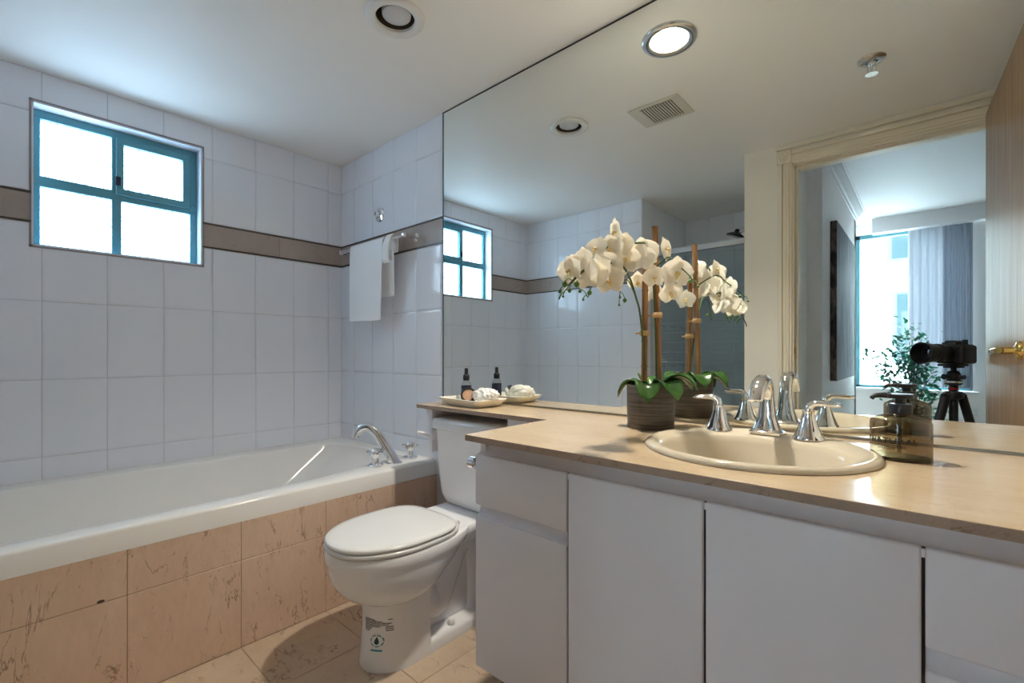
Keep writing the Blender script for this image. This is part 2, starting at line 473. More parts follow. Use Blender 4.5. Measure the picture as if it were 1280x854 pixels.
# mirror wall: tiled at the tub, plain behind the mirror
xcols = [XL, -2.518, -2.318, -2.117, -1.916, -1.716, -1.515, -1.31]
ROWSB = [0.43, 0.585, 0.902, 1.220, 1.531, 1.658, 1.976, CZ]
tile_wall('wall_back_tiles', (0, D, 0), (1, 0, 0), (0, -1, 0), xcols, ROWSB,
          skip=lambda a, b, c, d: isborder(a, b, c, d) or (c > .78 and a > -1.72) )
tile_wall('wall_back_tiles_edge', (0, D, 0), (1, 0, 0), (0, -1, 0), [-1.716, -1.704], ROWSB, skip=isborder)
struct(MB().box((XL - .1, D, 0), (XR + .1, D + .1, CZ)).build('wall_back', M['grout'], smooth=0))
# tub head wall, opposite the mirror wall
hcols = [XL, -2.52, -2.32, -2.119, -1.918, -1.717, -1.56]
tile_wall('wall_front_tiles', (0, -0.345, 0), (1, 0, 0), (0, 1, 0), hcols, ROWS, skip=isborder)
struct(MB().box((XL, -0.445, 0), (-1.563, -0.345, CZ)).build('wall_front', M['grout'], smooth=0))
# shower recess
scols = [-1.16, -0.96, -0.76, -0.56, -0.345]
tile_wall('wall_shower_left_tiles', (-1.563, 0, 0), (0, 1, 0), (1, 0, 0), scols, [0, .29] + ROWS[1:4] + [1.531, 1.84, CZ])
struct(MB().box((-1.663, -1.26, 0), (-1.563, -0.445, CZ)).build('wall_shower_left', M['grout'], smooth=0))
tile_wall('wall_shower_back_tiles', (0, -1.16, 0), (1, 0, 0), (0, 1, 0), [-1.563, -1.36, -1.16, -0.96, -0.78], [0, .29] + ROWS[1:4] + [1.531, 1.84, CZ])
struct(MB().box((-1.663, -1.26, 0), (-0.78, -1.16, CZ)).build('wall_shower_back', M['grout'], smooth=0))
# border strip
b = MB()
rb = random.Random(3)
def strip(b, p0, p1, nd, z0, z1, th):
    p0 = Vector(p0); p1 = Vector(p1); nd = Vector(nd) * th
    b.loft([[p0 + Vector((0, 0, z0)), p1 + Vector((0, 0, z0)), p1 + Vector((0, 0, z1)), p0 + Vector((0, 0, z1))],
            [p0 + nd + Vector((0, 0, z0)), p1 + nd + Vector((0, 0, z0)), p1 + nd + Vector((0, 0, z1)), p0 + nd + Vector((0, 0, z1))]])
ln = MB()
for (p, q, nd) in (((XL, -0.345, 0), (XL, WIN[0], 0), (1, 0, 0)), ((XL, WIN[1], 0), (XL, D, 0), (1, 0, 0)),
                   ((XL, D, 0), (-1.704, D, 0), (0, -1, 0)), ((XL, -0.345, 0), (-1.56, -0.345, 0), (0, 1, 0))):
    L = (Vector(q) - Vector(p)).length; k = max(1, round(L / 0.305)); dv = (Vector(q) - Vector(p)) / k
    for i in range(k):
        e = dv.normalized() * .0008
        strip(b, Vector(p) + dv * i + e, Vector(p) + dv * (i + 1) - e, nd, 1.541, 1.648, .004)
    for (za, zb) in ((1.532, 1.540), (1.649, 1.657)):
        strip(ln, p, q, nd, za, zb, .0065)
struct(b.build('trim_1', M['border'], smooth=0))
struct(ln.build('trim_2', M['liner'], smooth=0))
# right wall and wall with the doorway
struct(MB().box((XR, -0.18, 0), (XR + .1, D, CZ)).build('wall_right', M['wallpaint'], smooth=0))
YD = -0.04; XJ0, XJ1, ZH = -0.545, 0.222, 2.035
w = MB().box((-0.78, YD - .14, 0), (XJ0, YD, CZ)).box((XJ0, YD - .14, ZH), (XJ1, YD, CZ)).box((XJ1, YD - .14, 0), (XR, YD, CZ))
w.box((-0.78, -1.407, 0), (-0.70, YD - .14, CZ + .1))
struct(w.build('wall_door', M['wallpaint'], smooth=0))
# door casing with rosette corner blocks, stepped profile
c = MB()
for k, (a, d) in enumerate(((0.0, .012), (.012, .018), (.028, .013), (.045, .02))):
    wd = .016 if k < 3 else .02
    c.box((XJ0 - a - wd + .004, YD, 0), (XJ0 - a + .004, YD + d, ZH), 0.002, 1)
    c.box((XJ0, YD, ZH + a - .004), (XJ1, YD + d, ZH + a + wd - .004), 0.002, 1)
    c.box((XJ1 + a - .004, YD, 0), (XJ1 + a + wd - .004, YD + d, ZH), 0.002, 1)
for x in (XJ0 - .066, XJ1 - .002):
    c.box((x, YD, ZH - .002), (x + .068, YD + .024, ZH + .070), 0.003, 1)
    c.lathe([(0.026, 0), (0.026, .003), (.022, .005), (.018, .002), (.010, .002), (.006, .005), (0, .006)],
            (x + .034, YD + .024, ZH + .034), 24, Matrix.Rotation(-pi / 2, 4, 'X'))
c.box((XJ0 - .07, YD, CZ - .034), (XR, YD + .018, CZ - .018), .004, 2)
struct(c.build('trim_3', M['casing'], smooth=40))
# jamb lining with stop
j = MB()
j.box((XJ0 - .001, YD - .14, 0), (XJ0 + .012, YD, ZH)).box((XJ0, YD - .14, ZH - .012), (XJ1, YD, ZH + .001)).box((XJ1 - .012, YD - .14, 0), (XJ1 + .001, YD, ZH))
j.box((XJ0 + .012, YD - .09, 0), (XJ0 + .024, YD - .045, ZH - .012), .002, 1).box((XJ0 + .012, YD - .09, ZH - .024), (XJ1 - .012, YD - .045, ZH - .012), .002, 1)
j.box((XJ0 - .06, YD - .152, 0), (XJ0 + .004, YD - .14, ZH + .06), .003, 1).box((XJ0 - .06, YD - .152, ZH - .004), (XJ1, YD - .14, ZH + .06), .003, 1)
jo = struct(j.build('door_frame', M['casing'], smooth=0)); jo.name = 'trim_4'
sp = MB().box((XJ0 + .0115, YD - .042, 0.985), (XJ0 + .0135, YD - .006, 1.065), .0008, 1).box((XJ0 + .0125, YD - .034, 1.008), (XJ0 + .0150, YD - .016, 1.042), .0008, 1)
so = sp.build('strike_plate', M['brass'], jo); so['label'] = 'brass strike plate'
# door leaf, open into the bathroom
dang = radians(-2.9)
DM = Matrix.Translation((0.186, 0.004, 0)) @ Matrix.Rotation(dang, 4, 'Z')
dl = MB(); dt = MB().box((0, 0, 0.012), (.040, .750, 2.03), 0.002, 1); dl.merge(dt.bm, DM)
do = struct(dl.build('door_1', M['door'], smooth=0))
h = MB(); ht = MB()
mxr = Matrix.Rotation(-pi / 2, 4, 'Y')
ht.lathe([(0, .0), (.030, .0), (.030, .004), (.026, .010), (.014, .014), (.011, .018), (.011, .05), (0, .05)], (0, .672, 1.018), 28, mxr)
ht.tube([(-.050, .675, 1.018), (-.052, .64, 1.019), (-.052, .60, 1.017), (-.049, .56, 1.014), (-.044, .535, 1.012)], [.011, .012, .0115, .010, .004], 14, 5, flat=.8)
ht.tube([(-.045, .672, 1.018), (-.052, .684, 1.018)], [.0115, .010], 14)
h.merge(ht.bm, DM)
ho = h.build('door_handle', M['brass'], do); ho['label'] = 'polished brass lever handle'

# ------------------------------------------------------------------ bathroom window
wf = MB()
xw = XL - 0.085
fy0, fy1, fz0, fz1 = y0 + .006, y1 - .006, z0 + .006, z1 - .006
fr = .022
nb = [0]
def bar(a, b, x0=xw - .02, x1=xw + .018):
    nb[0] += 1; q = .0007 * nb[0]
    wf.box((x0 - q, a[0], a[1]), (x1 + q * .8, b[0], b[1]), .002, 1)
bar((fy0, fz0), (fy0 + fr, fz1)); bar((fy1 - fr - .006, fz0), (fy1, fz1)); bar((fy0, fz0), (fy1, fz0 + .014)); bar((fy0, fz1 - .035), (fy1, fz1))
ym = 0.372
zm = 1.722
bar((ym - .017, fz0), (ym + .017, fz1)); bar((fy0, zm - .022), (fy1, zm + .022))
# sliding sash on the right upper light
for a, b_ in (((ym - .004, zm + .004), (ym + .024, fz1 - .03)), ((fy1 - .06, zm + .004), (fy1 - .03, fz1 - .03)), ((ym - .004, zm + .004), (fy1 - .03, zm + .034)), ((ym - .004, fz1 - .060), (fy1 - .03, fz1 - .03))):
    bar(a, b_, xw + .004, xw + .026)
wo = struct(wf.build('window_1', M['teal'], smooth=0))
for (a0, a1, b0, b1) in ((fy0 + fr, ym - .017, zm + .022, fz1 - .035), (fy0 + fr, ym - .017, fz0 + .014, zm - .022), (ym + .017, fy1 - fr, fz0 + .014, zm - .022), (ym + .024, fy1 - .055, zm + .034, fz1 - .05)):
    MB().box((xw - .008, a0 - .004, b0 - .004), (xw - .003, a1 + .004, b1 + .004)).build('pane', M['pane'], wo, smooth=0)
lt = MB().box((xw + .02, ym - .006, zm + .045), (xw + .034, ym + .014, zm + .085), .002, 1).build('latch', M['label_navy'], wo, smooth=0)
# reveal lining and metal edge trim
rv = MB()
t_ = .006
rv.box((XL - .075, y0, z0), (XL + .003, y0 + t_, z1)).box((XL - .075, y1 - t_, z0), (XL + .003, y1, z1)).box((XL - .075, y0, z1 - t_), (XL + .003, y1, z1)).box((XL - .075, y0, z0), (XL + .003, y1, z0 + t_))
struct(rv.build('trim_5', M['tile'], smooth=0))
et = MB(); e = .007
et.box((XL, y0 - e, z0 - e), (XL + .0065, y0, z1 + e)).box((XL, y1, z0 - e), (XL + .0065, y1 + e, z1 + e)).box((XL, y0 - e, z1), (XL + .0065, y1 + e, z1 + e)).box((XL, y0 - e, z0 - e), (XL + .0065, y1 + e, z0))
struct(et.build('trim_6', mat('brushed_edge_trim', (0.30, 0.26, 0.27), 0.35), smooth=0))

# ------------------------------------------------------------------ bathtub
XA = -1.752
tub = empty('bathtub', (-2.2, .55, 0), 'long white built-in bathtub with marble tiled front under the small teal window', 'bathtub')
sh = MB()
YB0, YB1 = -0.339, 1.4155
def tubloop(pts, z, n=None):
    # resampled closed outline with softened corners
    out = []
    k = len(pts)
    for i in range(k):
        p = Vector((*pts[i][:2], z)); r = pts[i][2]
        a = Vector((*pts[i - 1][:2], z)); b = Vector((*pts[(i + 1) % k][:2], z))
        d0 = (a - p).normalized(); d1 = (b - p).normalized()
        for q in range(7):
            u = q / 6
            s0 = p + d0 * r; s1 = p + d1 * r
            out.append(s0 * (1 - u) ** 2 + p * 2 * u * (1 - u) + s1 * u * u)
    return out
outer = [(XL + .0045, YB0, .004), (XA, YB0, .004), (XA, YB0 + .2, .01), (XA, .6, .01), (XA, 1.0, .01), (XA, 1.25, .01), (XA, YB1, .004), (XL + .0045, YB1, .004)]
inner = [(-2.545, YB0 + .10, .05), (-1.840, YB0 + .10, .05), (-1.842, YB0 + .3, .02), (-1.845, .62, .1), (-1.862, .95, .12), (-1.925, 1.16, .08), (-1.93, 1.375, .07), (-2.535, 1.30, .10)]
def scale_to(loop, cx, cy, fx, fy): return [(cx + (x - cx) * fx, cy + (y - cy) * fy, r) for x, y, r in loop]
def off(loop, dd): return [(x + (dd if x < -2.2 else -dd), y + (dd if y < .4 else -dd), r) for x, y, r in loop]
def out_shift(loop, dx): return [(x + (dx if x > -2.2 else 0), y, r) for x, y, r in loop]
fl = [(-2.44, YB0 + .26, .08), (-2.00, YB0 + .26, .08), (-2.00, YB0 + .4, .02), (-2.00, .40, .1), (-2.02, .55, .1), (-2.05, .66, .08), (-2.06, .80, .07), (-2.44, .78, .08)]
rings = [tubloop(out_shift(outer, -.012), .43), tubloop(outer, .432), tubloop(outer, .490), tubloop(out_shift(outer, -.003), .4965), tubloop(out_shift(outer, -.010), .500),
         tubloop(off(inner, -.012), .5005), tubloop(off(inner, -.004), .498), tubloop(inner, .490), tubloop(off(inner, .006), .470)]
# steep sides, long sloping end under the taps
for u, z in ((.25, .385), (.5, .30), (.75, .215), (.93, .155), (1.0, .135)):
    rings.append(tubloop([(a[0] * (1 - u) + b[0] * u, a[1] * (1 - u) + b[1] * u, a[2] * (1 - u) + b[2] * u) for a, b in zip(off(inner, .01), fl)], z))
rings.append(tubloop([(x + (.05 if x < -2.2 else -.05), y + (.05 if y < .4 else -.05), r) for x, y, r in fl], .128))
sh.loft(rings, cap0=False, cap1=True)
sh.build('shell', M['acrylic'], tub, smooth=50)
ap = MB()
ya = [-0.339, -.04, .262, .566, .867, 1.168, 1.4155]
for i in range(6):
    for (za, zb) in ((.002, .297), (.299, .4315)):
        ap.box((XA - .02, ya[i] + .0009, za), (XA, ya[i + 1] - .0009, zb), .001, 1)
apo = ap.build('apron', M['apron'], tub, smooth=0); apo['label'] = 'peach marble tiled apron'
MB().box((XA - .03, -.339, 0), (XA - .0015, 1.4155, .431)).build('apron_backing', M['fgrout'], tub, smooth=0)
pit = MB()
pit.lathe([(0.0, .0012), (.004, .0010), (.0075, .0004), (.0085, -.0005)], (XA, .2035, .303), 14, Matrix.Rotation(pi / 2, 4, 'Y') @ Matrix.Diagonal((.6, 1.1, 1, 1)))
po_ = pit.build('stone_pit', M['liner'], tub); po_['label'] = 'dark pit in the marble'

# tub filler
tf = empty('tub_faucet', (-1.85, 1.243, .50), 'chrome gooseneck tub filler with two cross handles on the tub deck', 'faucet')
s = MB()
bx, by = -1.84, 1.243
dx, dy = -.62, -.62
s.tube([(bx, by, .498), (bx + dx * .03, by + dy * .03, .545), (bx + dx * .085, by + dy * .085, .625), (bx + dx * .115, by + dy * .115, .655), (bx + dx * .145, by + dy * .145, .668), (bx + dx * .18, by + dy * .18, .660), (bx + dx * .20, by + dy * .20, .640), (bx + dx * .205, by + dy * .205, .622)],
       [.026, .025, .0235, .0225, .0215, .0205, .0195, .019], 18, 5)
s.lathe([(.033, .499), (.033, .503), (.029, .507), (.02, .507)], (bx, by, 0), 28)
s.build('spout', M['chrome'], tf)
for (hx, hy) in ((-1.853, 1.150), (-1.868, 1.350)):
    h = MB()
    q = 1.3; z_ = lambda z: .5 + (z - .5) * q
    h.lathe([(r_ * q, z_(zz)) for r_, zz in [(0, .5), (.026, .5), (.026, .506), (.022, .510), (.013, .512), (.012, .525), (.013, .535), (.016, .540), (.016, .556), (.012, .561), (0, .562)]], (hx, hy, 0), 24)
    for k in range(4):
        a = radians(28 + 90 * k)
        h.tube([(hx + .012 * q * cos(a), hy + .012 * q * sin(a), z_(.546)), (hx + .026 * q * cos(a), hy + .026 * q * sin(a), z_(.547)), (hx + .032 * q * cos(a), hy + .032 * q * sin(a), z_(.547))], [.008, .0085, .010], 10)
    h.build('handle', M['chrome'], tf)

# ------------------------------------------------------------------ toilet
TX = -1.345
to = empty('toilet', (TX, 1.0, 0), 'white two-piece toilet with closed lid between the bathtub and the vanity', 'toilet')
bw = MB()
# bowl: rim down to the top of the pedestal
bw.loft([egg(TX, .895, .090, .095, .06, .170, 48, 2.0, 2.4), egg(TX, .895, .099, .103, .065, .208, 48, 2.0, 2.4), egg(TX, .90, .122, .132, .075, .222, 48, 2.05, 2.4), egg(TX, .905, .146, .170, .10, .242, 48, 2.1, 2.3),
         egg(TX, .91, .162, .200, .14, .268, 48, 2.1, 2.2), egg(TX, .912, .171, .219, .185, .300, 48, 2.1, 2.2), egg(TX, .915, .176, .230, .225, .335, 48, 2.1, 2.3), egg(TX, .915, .176, .231, .240, .350, 48, 2.1, 2.4), egg(TX, .915, .180, .236, .255, .360, 48, 2.1, 2.5),
         egg(TX, .915, .181, .238, .265, .384, 48, 2.1, 2.6), egg(TX, .915, .177, .234, .262, .395, 48, 2.1, 2.6)])
# deck reaching under the tank
bw.loft([rrect(TX, 1.20, .115, .15, .05, .335), rrect(TX, 1.20, .128, .16, .05, .36), rrect(TX, 1.21, .135, .165, .04, .385), rrect(TX, 1.21, .128, .16, .04, .397)])
# front column
def dshape(w, yf, yb, z, p=2.0):
    n = 24; out = []
    for k in range(n + 1):
        a = pi * k / n
        out.append(Vector((TX + w * (abs(cos(a)) ** (2 / p)) * (1 if cos(a) >= 0 else -1), yf + .125 - .125 * (sin(a) ** (2 / p)), z)))
    return out + [Vector((TX - w, yb, z)), Vector((TX + w, yb, z))]
bw.loft([dshape(.104, .787, .985, .0), dshape(.104, .787, .985, .012), dshape(.101, .790, .983, .04), dshape(.096, .797, .980, .12), dshape(.100, .796, .978, .18), dshape(.110, .786, .976, .225)])
# foot
foot = lambda w, z: [Vector((TX + w, .978, z))] + [Vector((TX + w * cos(a), 1.20 + w * .95 * sin(a), z)) for a in [pi * k / 16 for k in range(17)]] + [Vector((TX - w, .978, z))]
bw.loft([foot(.1032, 0.0005), foot(.1032, .030), foot(.098, .040), foot(.088, .043)])
# trapway
bw.tube([(TX, .93, .26), (TX, 1.0, .15), (TX, 1.06, .12), (TX, 1.11, .19), (TX, 1.155, .275), (TX, 1.20, .29), (TX, 1.235, .23), (TX, 1.245, .12), (TX, 1.245, .03)],
        [.088, .074, .066, .062, .062, .062, .060, .062, .070], 20, 5)
bw.box((TX - .045, .95, .03), (TX + .045, 1.22, .34), .03, 3)
bw.build('bowl', M['china'], to, smooth=50)
se = MB()
hole_o = egg(TX, .905, .178, .228, .20, .397, 48, 2.1, 2.8)
se.loft([egg(TX, .905, .174, .225, .205, .398, 48, 2.1, 3.0), egg(TX, .905, .177, .229, .208, .403, 48, 2.1, 3.0), egg(TX, .905, .177, .229, .208, .409, 48, 2.1, 3.0), egg(TX, .905, .174, .226, .205, .412, 48, 2.1, 3.0)])
se.build('seat', M['seatplastic'], to, smooth=50)
ld = MB()
ld.loft([egg(TX, .905, .172, .224, .180, .4145, 48, 2.1, 3.6), egg(TX, .905, .175, .227, .183, .418, 48, 2.1, 3.6), egg(TX, .905, .175, .227, .183, .424, 48, 2.1, 3.6),
         egg(TX, .905, .170, .222, .179, .4285, 48, 2.1, 3.6), egg(TX, .905, .150, .20, .16, .4305, 48, 2.1, 3.6), egg(TX, .905, .06, .08, .07, .4315, 48, 2.1, 3.0)])
ld.build('lid', M['seatplastic'], to, smooth=50)
for sx in (-1, 1):
    MB().tube([(TX + sx * .05, 1.098, .405), (TX + sx * .105, 1.098, .405)], .0105, 14).build('hinge', M['seatplastic'], to)
tk = MB()
tk.loft([rrect(TX, 1.305, .125, .065, .05, .398), rrect(TX, 1.304, .150, .078, .055, .408), rrect(TX, 1.303, .162, .085, .05, .44), rrect(TX, 1.302, .170, .088, .045, .52), rrect(TX, 1.301, .179, .093, .04, .70)])
tk.build('tank', M['china'], to, smooth=50)
tl = MB()
tl.loft([rrect(TX, 1.301, .184, .098, .035, .700), rrect(TX, 1.301, .190, .104, .04, .704), rrect(TX, 1.301, .191, .105, .04, .730), rrect(TX, 1.301, .186, .100, .04, .741), rrect(TX, 1.301, .165, .085, .04, .7455)])
tl.build('tank_lid', M['china'], to, smooth=50)
fv = MB()
fv.lathe([(0, 0), (.022, 0), (.022, .005), (.017, .012), (.014, .022), (0, .024)], (TX - .177, 1.228, .668), 20, Matrix.Rotation(-pi / 2, 4, 'Y'))
fv.tube([(TX - .193, 1.228, .668), (TX - .199, 1.205, .672), (TX - .202, 1.180, .681), (TX - .202, 1.148, .689)], [.011, .0105, .0095, .0085], 12, 4, flat=.7)
fo = fv.build('flush_lever', M['china'], to); 
for sx in (-1, 1):
    MB().lathe([(0, .060), (.008, .060), (.012, .056), (.0135, .050), (.0135, .0425)], (TX + sx * .078, 1.09, 0), 20).build('bolt_cap', M['seatplastic'], to)
# stickers on the pedestal front: small print and a water-drop badge
def on_ped(x, z):      # point on the curved pedestal front (u across, z up), offset 1 mm
    ks = ((.0, .104, .787), (.012, .104, .787), (.04, .101, .790), (.12, .096, .797), (.18, .100, .796), (.225, .110, .786))
    for (za, wa, ya_), (zb_, wb, yb_) in zip(ks[:-1], ks[1:]):
        if za <= z <= zb_:
            u_ = (z - za) / (zb_ - za); w = wa + (wb - wa) * u_; yf = ya_ + (yb_ - ya_) * u_
    xx = x / w
    p = 2.0
    s_ = (1 - min(1, abs(xx)) ** p) ** (1 / p)
    return Vector((TX + x, yf + .125 - .125 * s_ - .0012, z))
st = MB()
rs = random.Random(5)
def ink(b, x0, x1, z0, z1, n=6):
    pts0 = [on_ped(x0 + (x1 - x0) * k / n, z0) for k in range(n + 1)]; pts1 = [on_ped(x0 + (x1 - x0) * k / n, z1) for k in range(n + 1)]
    for k in range(n): b.quad([pts0[k], pts0[k + 1], pts1[k + 1], pts1[k]])
for row, (xe, x00) in enumerate(((.040, .004), (.060, .004), (.078, .004), (.072, .004), (.055, .004), (.030, .004), (.026, .004), (.022, .004))):
    z = .162 - row * .0052
    x = x00
    while x < xe:
        wd = rs.uniform(.003, .010); ink(st, x, min(x + wd, xe), z, z + .0024, 2); x += wd + .0016
for row in range(3):
    ink(st, .066, .080, .140 - row * .006, .1425 - row * .006, 2)
ink(st, .072, .080, .164, .1665, 2)
so = st.build('printed_notice', M['ink'], to, smooth=0); so['label'] = 'small black printed notice'
bd = MB()
cx_, cz_ = .046, .098
N = 28
for k in range(N):
    a0, a1 = 2 * pi * k / N, 2 * pi * (k + 1) / N
    if k % 4 == 3: continue
    bd.quad([on_ped(cx_ + .019 * cos(a0), cz_ + .019 * sin(a0)), on_ped(cx_ + .019 * cos(a1), cz_ + .019 * sin(a1)), on_ped(cx_ + .0155 * cos(a1), cz_ + .0155 * sin(a1)), on_ped(cx_ + .0155 * cos(a0), cz_ + .0155 * sin(a0))])
ink(bd, cx_ - .016, cx_ + .016, cz_ - .032, cz_ - .026, 4)
bo = bd.build('badge_ring', M['teal_ink'], to, smooth=0); bo['label'] = 'blue ring badge'
dp = MB()
prof = [(0, .014), (.0025, .008), (.0055, .002), (.0068, -.003), (.0058, -.008), (.003, -.0105), (0, -.011)]
vs = [on_ped(cx_ + x, cz_ + z) + Vector((0, -.0003, 0)) for x, z in prof] + [on_ped(cx_ - x, cz_ + z) + Vector((0, -.0003, 0)) for x, z in reversed(prof[1:-1])]
dp.quad(vs)
dob = dp.build('badge_drop', mat('dark_teal_ink', (.012, .07, .08), .5), to, smooth=0); dob['label'] = 'dark water-drop badge'

# ------------------------------------------------------------------ vanity
va = empty('vanity_cabinet', (-0.3, 1.13, 0), 'white handleless vanity cabinet with drawers and flat doors under the marble counter', 'cabinet')
CY = .845
VX0, VX1 = -.886, XR - .002
cb = MB()
cb.box((VX0, CY + .020, .19), (VX0 + .018, D - .001, .7805)).box((VX1 - .018, CY + .020, .19), (VX1, D - .001, .7805)).box((VX0 + .018, CY + .020, .19), (VX1 - .018, D - .001, .208))
cb.box((VX0 + .018, D - .012, .208), (VX1 - .018, D - .001, .7805)).box((VX0, CY + .033, .70), (VX1, CY + .050, .7805))
for x in (-.593, -.2965, -.004): cb.box((x - .008, CY + .020, .208), (x + .008, D - .012, .60))
cb.build('carcass', M['melamine'], va, smooth=0)
for x in (-.593, -.2965, -.004): MB().box((x - .0022, CY + .006, .195), (x + .0022, CY + .0199, .7435)).build('shadow_gap', M['dark'], va, smooth=0)
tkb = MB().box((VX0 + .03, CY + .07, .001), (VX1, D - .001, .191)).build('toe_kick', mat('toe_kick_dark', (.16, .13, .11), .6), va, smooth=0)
# finger channel: coved strips behind the top edges of the fronts
def cove(x0, x1, zt, zb, yb=CY + .034, yf=CY + .004):
    m_ = MB(); rings = []
    prof = [(yb - .002, zt)] + [(yb - .002 - (yb - yf) * (1 - cos(pi / 2 * k / 8)) , zt - (zt - zb) * sin(pi / 2 * k / 8) * 1.0) for k in range(9)] + [(yf, zb - .012), (yb, zb - .012), (yb, zt)]
    rings = [[Vector((x, y, z)) for (y, z) in prof] for x in (x0, x1)]
    m_.loft(rings); return m_
cove(VX0 + .001, VX1, .7805, .742).build('finger_channel', M['melamine'], va, smooth=60)
def front(name, x0, x1, zb, zt, label=None):
    o = MB().box((x0, CY, zb), (x1, CY + .0175, zt), .0035, 3).build(name, M['melamine'], va, smooth=40)
    if label: o['label'] = label
    return o
g = .002
front('drawer_front', VX0, -.593 - g, .613, .745)
cove(VX0 + .001, -.593 - g, .613, .582, CY + .022, CY + .004).build('finger_channel', M['melamine'], va, smooth=60)
front('door', VX0, -.593 - g, .19, .583)
front('door', -.593 + g, -.2965 - g, .19, .745)
front('door', -.2965 + g, -.004 - g, .19, .745)
front('drawer_front', -.004 + g, VX1, .608, .745)
cove(-.004 + g, VX1, .608, .578, CY + .022, CY + .004).build('finger_channel', M['melamine'], va, smooth=60)
front('drawer_front', -.004 + g, VX1, .40, .578)
front('drawer_front', -.004 + g, VX1, .19, .370)
cove(-.004 + g, VX1, .40, .370, CY + .022, CY + .004).build('finger_channel', M['melamine'], va, smooth=60)

# counter with shelf over the tank; oval cut-out for the sink
KZ, KT = .797, .0165
SXC, SYC, SA, SB = -.29, 1.13, .230, .232
ct = bmesh.new()
poly = [(-.904, .824), (XR - .001, .824), (XR - .001, D - .001), (-1.600, D - .001), (-1.600, 1.185), (-.908, 1.185)]
tv = [ct.verts.new((x, y, KZ)) for x, y in poly]
te = [ct.edges.new((tv[i], tv[(i + 1) % 6])) for i in range(6)]
N = 56
hv = [ct.verts.new((SXC + (SA - .012) * cos(2 * pi * k / N), SYC + (SB - .012) * sin(2 * pi * k / N), KZ)) for k in range(N)]
he = [ct.edges.new((hv[i], hv[(i + 1) % N])) for i in range(N)]
bmesh.ops.triangle_fill(ct, use_beauty=True, edges=te + he, normal=(0, 0, 1))
# remove any faces inside the hole
for fc in list(ct.faces):
    c_ = fc.calc_center_median()
    if ((c_.x - SXC) / (SA - .014)) ** 2 + ((c_.y - SYC) / (SB - .014)) ** 2 < .97 and all(v in hv for v in fc.verts): ct.faces.remove(fc)
ex = bmesh.ops.extrude_face_region(ct, geom=list(ct.faces))
for v in [q for q in ex['geom'] if isinstance(q, bmesh.types.BMVert)]: v.co.z -= KT
cm = MB(); cm.merge(ct)
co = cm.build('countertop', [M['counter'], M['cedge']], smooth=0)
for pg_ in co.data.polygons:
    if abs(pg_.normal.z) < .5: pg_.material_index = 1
tag(co, 'long cream marble countertop with an oval sink and a narrow shelf over the toilet tank', 'countertop')
bv = co.modifiers.new('edge', 'BEVEL'); bv.width = .0018; bv.segments = 2; bv.limit_method = 'ANGLE'; bv.angle_limit = radians(60)
# boards carrying the shelf either side of the tank
sb = MB()
sb.loft([[Vector((x, y, z)) for (x, z) in ((-1.580, .7795), (-1.555, .7795), (-1.532, .7795), (-1.532, .60), (-1.548, .60), (-1.553, .735))] for y in (1.215, D - .006)])

sb.box((-1.100, 1.205, .60), (-.887, 1.222, .7795), .001, 1)
struct(sb.build('trim_10', M['melamine'], smooth=0))

# sink
sk = empty('sink', (SXC, SYC, KZ), 'bisque oval drop-in sink set in the cream marble countertop', 'sink')
def ell(a, b, z, yc=SYC, n=64): return [Vector((SXC + a * cos(2 * pi * k / n), yc + b * sin(2 * pi * k / n), z)) for k in range(n)]
s = MB()
yi = SYC - .030
s.loft([ell(SA - .014, SB - .014, KZ - .010), ell(SA - .013, SB - .013, KZ + .0002), ell(SA, SB, KZ + .0006), ell(SA + .001, SB + .001, KZ + .005), ell(SA - .006, SB - .006, KZ + .0115), ell(SA - .016, SB - .016, KZ + .0125), ell(SA - .024, SB - .026, KZ + .010, SYC - .002),
        ell(.196, .170, KZ + .006, yi), ell(.190, .163, KZ + .001, yi), ell(.184, .157, KZ - .012, yi), ell(.172, .145, KZ - .045, yi), ell(.148, .122, KZ - .085, yi), ell(.105, .085, KZ - .115, yi), ell(.05, .042, KZ - .130, yi), ell(.024, .024, KZ - .133, yi),
        ], cap0=False, cap1=True)
s.build('basin', M['bisque'], sk, smooth=60)
MB().lathe([(0, .004), (.012, .0045), (.019, .004), (.0225, .002), (.0235, -.003)], (SXC, yi, KZ - .1325), 24).build('drain', M['chrome'], sk)

